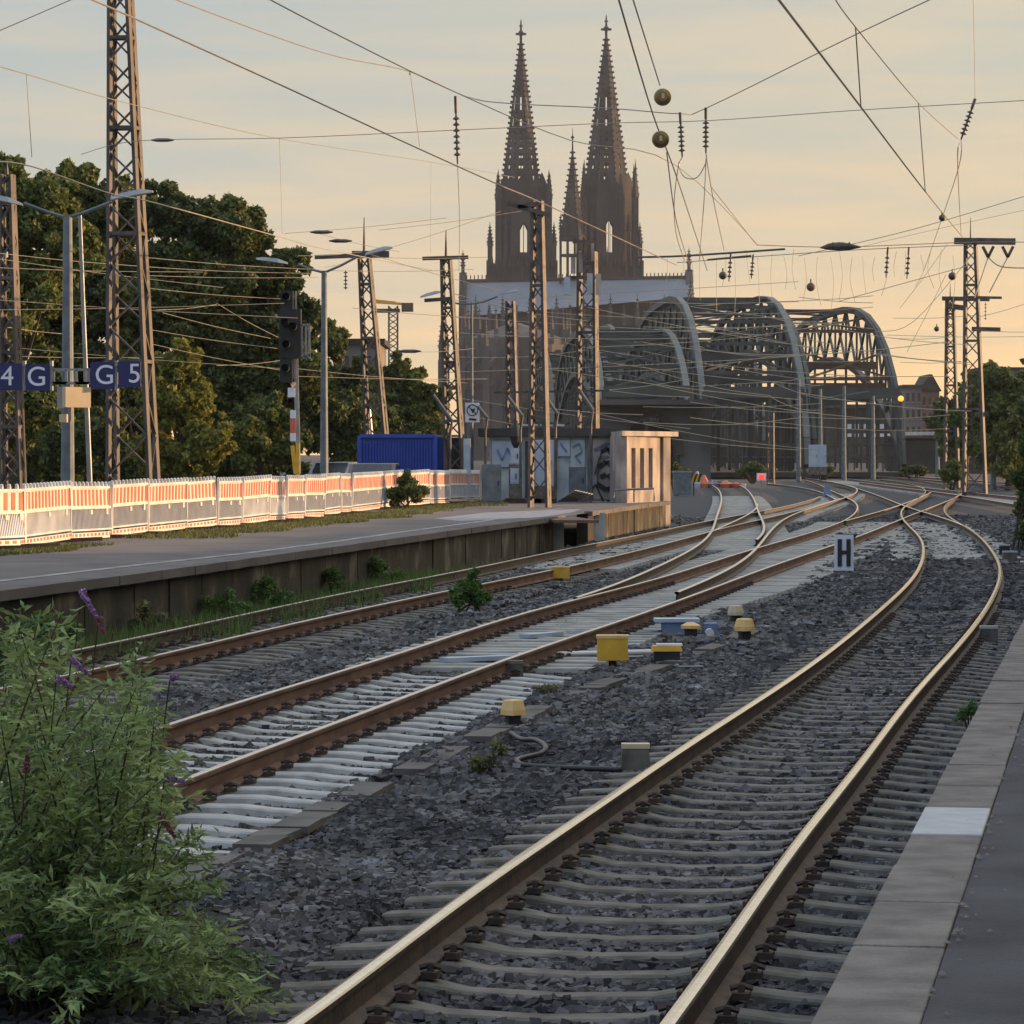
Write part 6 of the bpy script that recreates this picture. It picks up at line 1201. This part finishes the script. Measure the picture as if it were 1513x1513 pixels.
# cross spans above the bridge
X1 = 'cross span wires above the bridge'
wire([(940, 380, 95), (1013, 378, 95), (1160, 368, 95)], 'cross span wire ending in a dark strut above the middle bridge', X1, .03, 'mast'); wire([(1045, 384, 96), (1110, 378, 96)], 'short dark strut wire above the middle bridge', X1, .03, 'mast')
wire([(1118, 362, 100), (1240, 365, 100), (1430, 358, 100), (1540, 358, 100)], 'upper cross span wire reaching the tall right mast', X1, .02, 'wire'); wire([(1000, 388, 100), (1250, 370, 100), (1437, 362, 100)], 'lower cross span wire reaching the tall right mast', X1, .02, 'wire')
wire([(1180, 378, 100), (1345, 340, 100), (1540, 282, 100)], 'rising wire from the cross span to the right edge', X1, .018, 'wire'); wire([(1270, 365, 120), (1400, 335, 120), (1540, 305, 120)], 'faint rising wire at the right edge', X1, .012, 'wire')
wire([(1240, 445, 120), (1330, 420, 120), (1440, 390, 120)], 'wire rising from the right bridge to the tall right mast', X1, .02, 'wire_bright'); wire([(1295, 490, 130), (1350, 475, 130), (1440, 372, 130)], 'curved wire between bridge and the right masts', X1, .018, 'wire_bright')
t = thing('strut_insulator', 'dark finned insulator bar in the cross span above the right bridge', 'insulator', P(1240, 365, 99)); b = MB(); b.tube([P(1212, 366, 99), P(1225, 364.5, 99), P(1240, 364, 99), P(1255, 364.5, 99), P(1272, 365, 99)], [.02, .10, .13, .10, .02], 8); b.build('bar', M['mast'], t); b = MB()
for x in (1231, 1238, 1246, 1255): b.tube([P(x, 364, 99), P(x, 358, 99)], .03, 5)
b.build('fin', M['mast'], t)
for (x, y0, y1, Y, lab) in ((1080, 373, 416, 95, 'thin insulator above the middle bridge, left one'), (1113, 376, 412, 95, 'thin insulator above the middle bridge, right one'), (1312, 365, 410, 100, 'long thin insulator over the right bridge, left of a pair'), (1343, 365, 412, 100, 'long thin insulator over the right bridge, right of a pair')): insulator(x, y0, x - 3, y1, Y, lab, .035, 4)
t = thing('v_hanger', 'pair of V shaped hangers right of the tall right mast', 'hanger', P(1460, 365, 150)); b = MB()
for x in (1460, 1489): b.bar(P(x - 8, 364, 150), P(x, 380, 150), .12); b.bar(P(x + 8, 364, 150), P(x, 380, 150), .12)
b.build('arms', M['mast'], t); b = MB(); b.tube([P(1460, 380, 150), P(1440, 440, 150)], .03, 5); b.tube([P(1489, 380, 150), P(1462, 432, 150)], .03, 5); b.tube(spl([P(1460, 380, 150), P(1480, 394, 150), P(1530, 396, 150)]), .03, 5); b.build('wires', M['wire_bright'], t)
# many thin wires with nothing to tell them apart inside each bundle
def bundle(n, fn, label, group, r, m):
    for k in range(n): wire(fn(k), label, group, r, m)
R2 = random.Random(5)
lw = [(-20, 372, 230, 395), (-20, 395, 300, 402), (-20, 380, 330, 425), (-20, 442, 440, 470), (-20, 458, 420, 448), (210, 380, 460, 398), (210, 394, 460, 404), (210, 407, 470, 410), (210, 425, 420, 442), (230, 458, 320, 450), (320, 448, 410, 498), (240, 462, 400, 500), (-20, 478, 100, 494), (210, 505, 420, 548), (-20, 510, 420, 545), (-20, 525, 240, 528), (440, 545, 690, 566), (440, 556, 720, 560), (320, 540, 420, 532), (210, 485, 410, 515)]
bundle(len(lw), lambda k: [(lw[k][0], lw[k][1], 74 + k), ((lw[k][0] + lw[k][2]) / 2, (lw[k][1] + lw[k][3]) / 2 + 2, 76 + k), (lw[k][2], lw[k][3], 78 + k)], 'one of the many thin pale wires strung across the dark trees at the left', 'thin wires in front of the left trees', .010, 'wire_bright')
mw = [(420, 345, 660, 322, 0), (470, 345, 590, 372, 0), (560, 340, 770, 312, 0), (570, 368, 740, 312, 0), (545, 375, 740, 430, 0), (550, 380, 720, 380, 0), (520, 455, 720, 470, 0), (490, 400, 700, 398, 0), (600, 520, 700, 515, 0), (440, 378, 535, 372, 1), (480, 395, 540, 378, 1)]
bundle(len(mw), lambda k: [(mw[k][0], mw[k][1], 100 + k), ((mw[k][0] + mw[k][2]) / 2, (mw[k][1] + mw[k][3]) / 2 + 2, 102 + k), (mw[k][2], mw[k][3], 104 + k)], 'one of the thin wires crossing the open sky left of the cathedral', 'thin wires in the sky left of the cathedral', .014, 'wire')
def bw(k):
    an = [664, 797, 868, 950, 1020, 1139, 1180, 1212, 1247, 1290, 1404, 1436]; i0 = k * 5 % 7; x0 = an[i0]; x1 = an[min(i0 + 2 + k % 5, 11)]
    y = 432 + (k * 37 % 200); ln = x1 - x0; s_ = R2.uniform(-.09, .12) if k % 3 else R2.uniform(.12, .26); s_ = min(s_, (665 - y) / ln); Y = 118 + k * .7; sg = R2.uniform(1, 7)
    return [(x0, y, Y), (x0 + ln * .3, y + ln * .3 * s_ + sg * .8, Y), (x0 + ln * .65, y + ln * .65 * s_ + sg, Y), (x1, y + ln * s_, Y)]
bundle(52, bw, 'one of the many thin sunlit wires tangled in front of the bridge and cathedral front', 'thin wires in front of the bridge', .019, 'wire_bright')
def cw(k):
    x = 985 + k * 17 + R2.uniform(-6, 6); y0 = R2.uniform(368, 384); y1 = y0 + R2.uniform(35, 80); return [(x, y0, 105), (x + R2.uniform(-5, 5), (y0 + y1) / 2, 105), (x + R2.uniform(-8, 8), y1, 105)]
bundle(26, cw, 'one of the short thin droppers hanging above the bridge arches', 'short droppers above the bridge', .013, 'wire')
rw = [(1320, 500, 1405, 498), (1310, 495, 1540, 497), (1330, 535, 1420, 534), (1440, 487, 1540, 490), (1440, 470, 1540, 440), (1320, 470, 1440, 466), (1330, 455, 1400, 360), (1340, 520, 1398, 405)]
bundle(len(rw), lambda k: [(rw[k][0], rw[k][1], 150), ((rw[k][0] + rw[k][2]) / 2, (rw[k][1] + rw[k][3]) / 2 + 2, 150), (rw[k][2], rw[k][3], 150)], 'one of the thin wires around the two right lattice masts', 'thin wires at the right masts', .018, 'wire')
t = thing('wire_fitting', 'pair of dark spindle fittings on wires left of the fittings mast', 'fitting', P(475, 343, 100)); 
for (x, y) in ((475, 343), (503, 356), (240, 207), (605, 519)): b = MB(); b.tube([P(x - 17, y, 100), P(x - 8, y, 100), P(x + 8, y, 100), P(x + 17, y, 100)], [.02, .06, .06, .02], 6); b.build('spindle', M['mast'], t)
wire([(606, 106, 56.2), (605, 111, 56.2)], 'tiny clamp on the long span wire', None, .02)

# ------------------------------------------------------------------ unseen hall shape, added beside the right platform to shade the near tracks
t = thing('shade_hall', 'long hall shaped block added unseen beyond the right platform to shade the near tracks', 'building', (20, 25, 0)); b = MB(); b.box((20, 24, 4.0), (8, 74, 8.6)); b.build('wall', M['city'], t); b = MB(); b.box((20, 24, 8.5), (9.4, 76, .4)); b.build('roof', M['darkstone'], t)
for k in range(14): b = MB(); b.box((15.98, -8 + k * 5, 4.2), (.12, 2.2, 3.0)); b.build('window', M['glass'], t)

t = thing('shade_wall', 'plain wall shaped block added unseen beyond the shading hall to shade tracks and platform wall', 'wall', (15, 62, GZ));  # added out of view; heights set how far shade climbs the left platform wall
for a_, b_, h_ in (((13.8, 55), (17.0, 88), 2.75), ((17.0, 88.1), (23.0, 135), 1.55)):
    b = MB(); b.bar((*a_, (h_ + GZ) / 2), (*b_, (h_ + GZ) / 2), .3, h_ - GZ); b.build('wall', M['darkstone'], t)

hz = MB(); hz.box((0, 700, 85), (1000, 1500, 180)); hm = bpy.data.materials.new('haze'); hm.use_nodes = True; hn = hm.node_tree; hn.nodes.clear(); ho = hn.nodes.new('ShaderNodeOutputMaterial'); hv = hn.nodes.new('ShaderNodeVolumePrincipled')
hv.inputs['Color'].default_value = (0.80, 0.86, 0.95, 1); hv.inputs['Density'].default_value = HAZE; hv.inputs['Anisotropy'].default_value = 0.2; hn.links.new(hv.outputs[0], ho.inputs['Volume'])
if HAZE > 0: tag(hz.build('haze', hm), kind='stuff')

# grit and crumbs on the right platform
v_, f_ = [], []
for i in range(420):
    k_ = random.uniform(2, s[-1] - 1); p_ = at(k_); j_ = min(int(np.searchsorted(s, k_)), len(PE) - 1); d_ = Vector(PE[j_] - PE[j_ - 1]).normalized(); off = wc + abs(random.gauss(0, .03)) if i % 3 else random.uniform(.02, .9)
    x_, y_ = p_.x + d_.y * off, p_.y - d_.x * off; r_ = random.uniform(.004, .011) * (1 if i % 3 == 0 else 1.3); o_ = len(v_)
    v_ += [(x_ - r_, y_, .757), (x_, y_ - r_, .757), (x_ + r_, y_, .757), (x_, y_ + r_, .757), (x_, y_, .757 + r_ * .8)]; f_ += [(o_, o_ + 1, o_ + 4), (o_ + 1, o_ + 2, o_ + 4), (o_ + 2, o_ + 3, o_ + 4), (o_ + 3, o_, o_ + 4)]
tag(npmesh('grit', v_, f_, M['coping']), 'scattered grit and crumbs along the right platform coping', 'grit', kind='stuff')
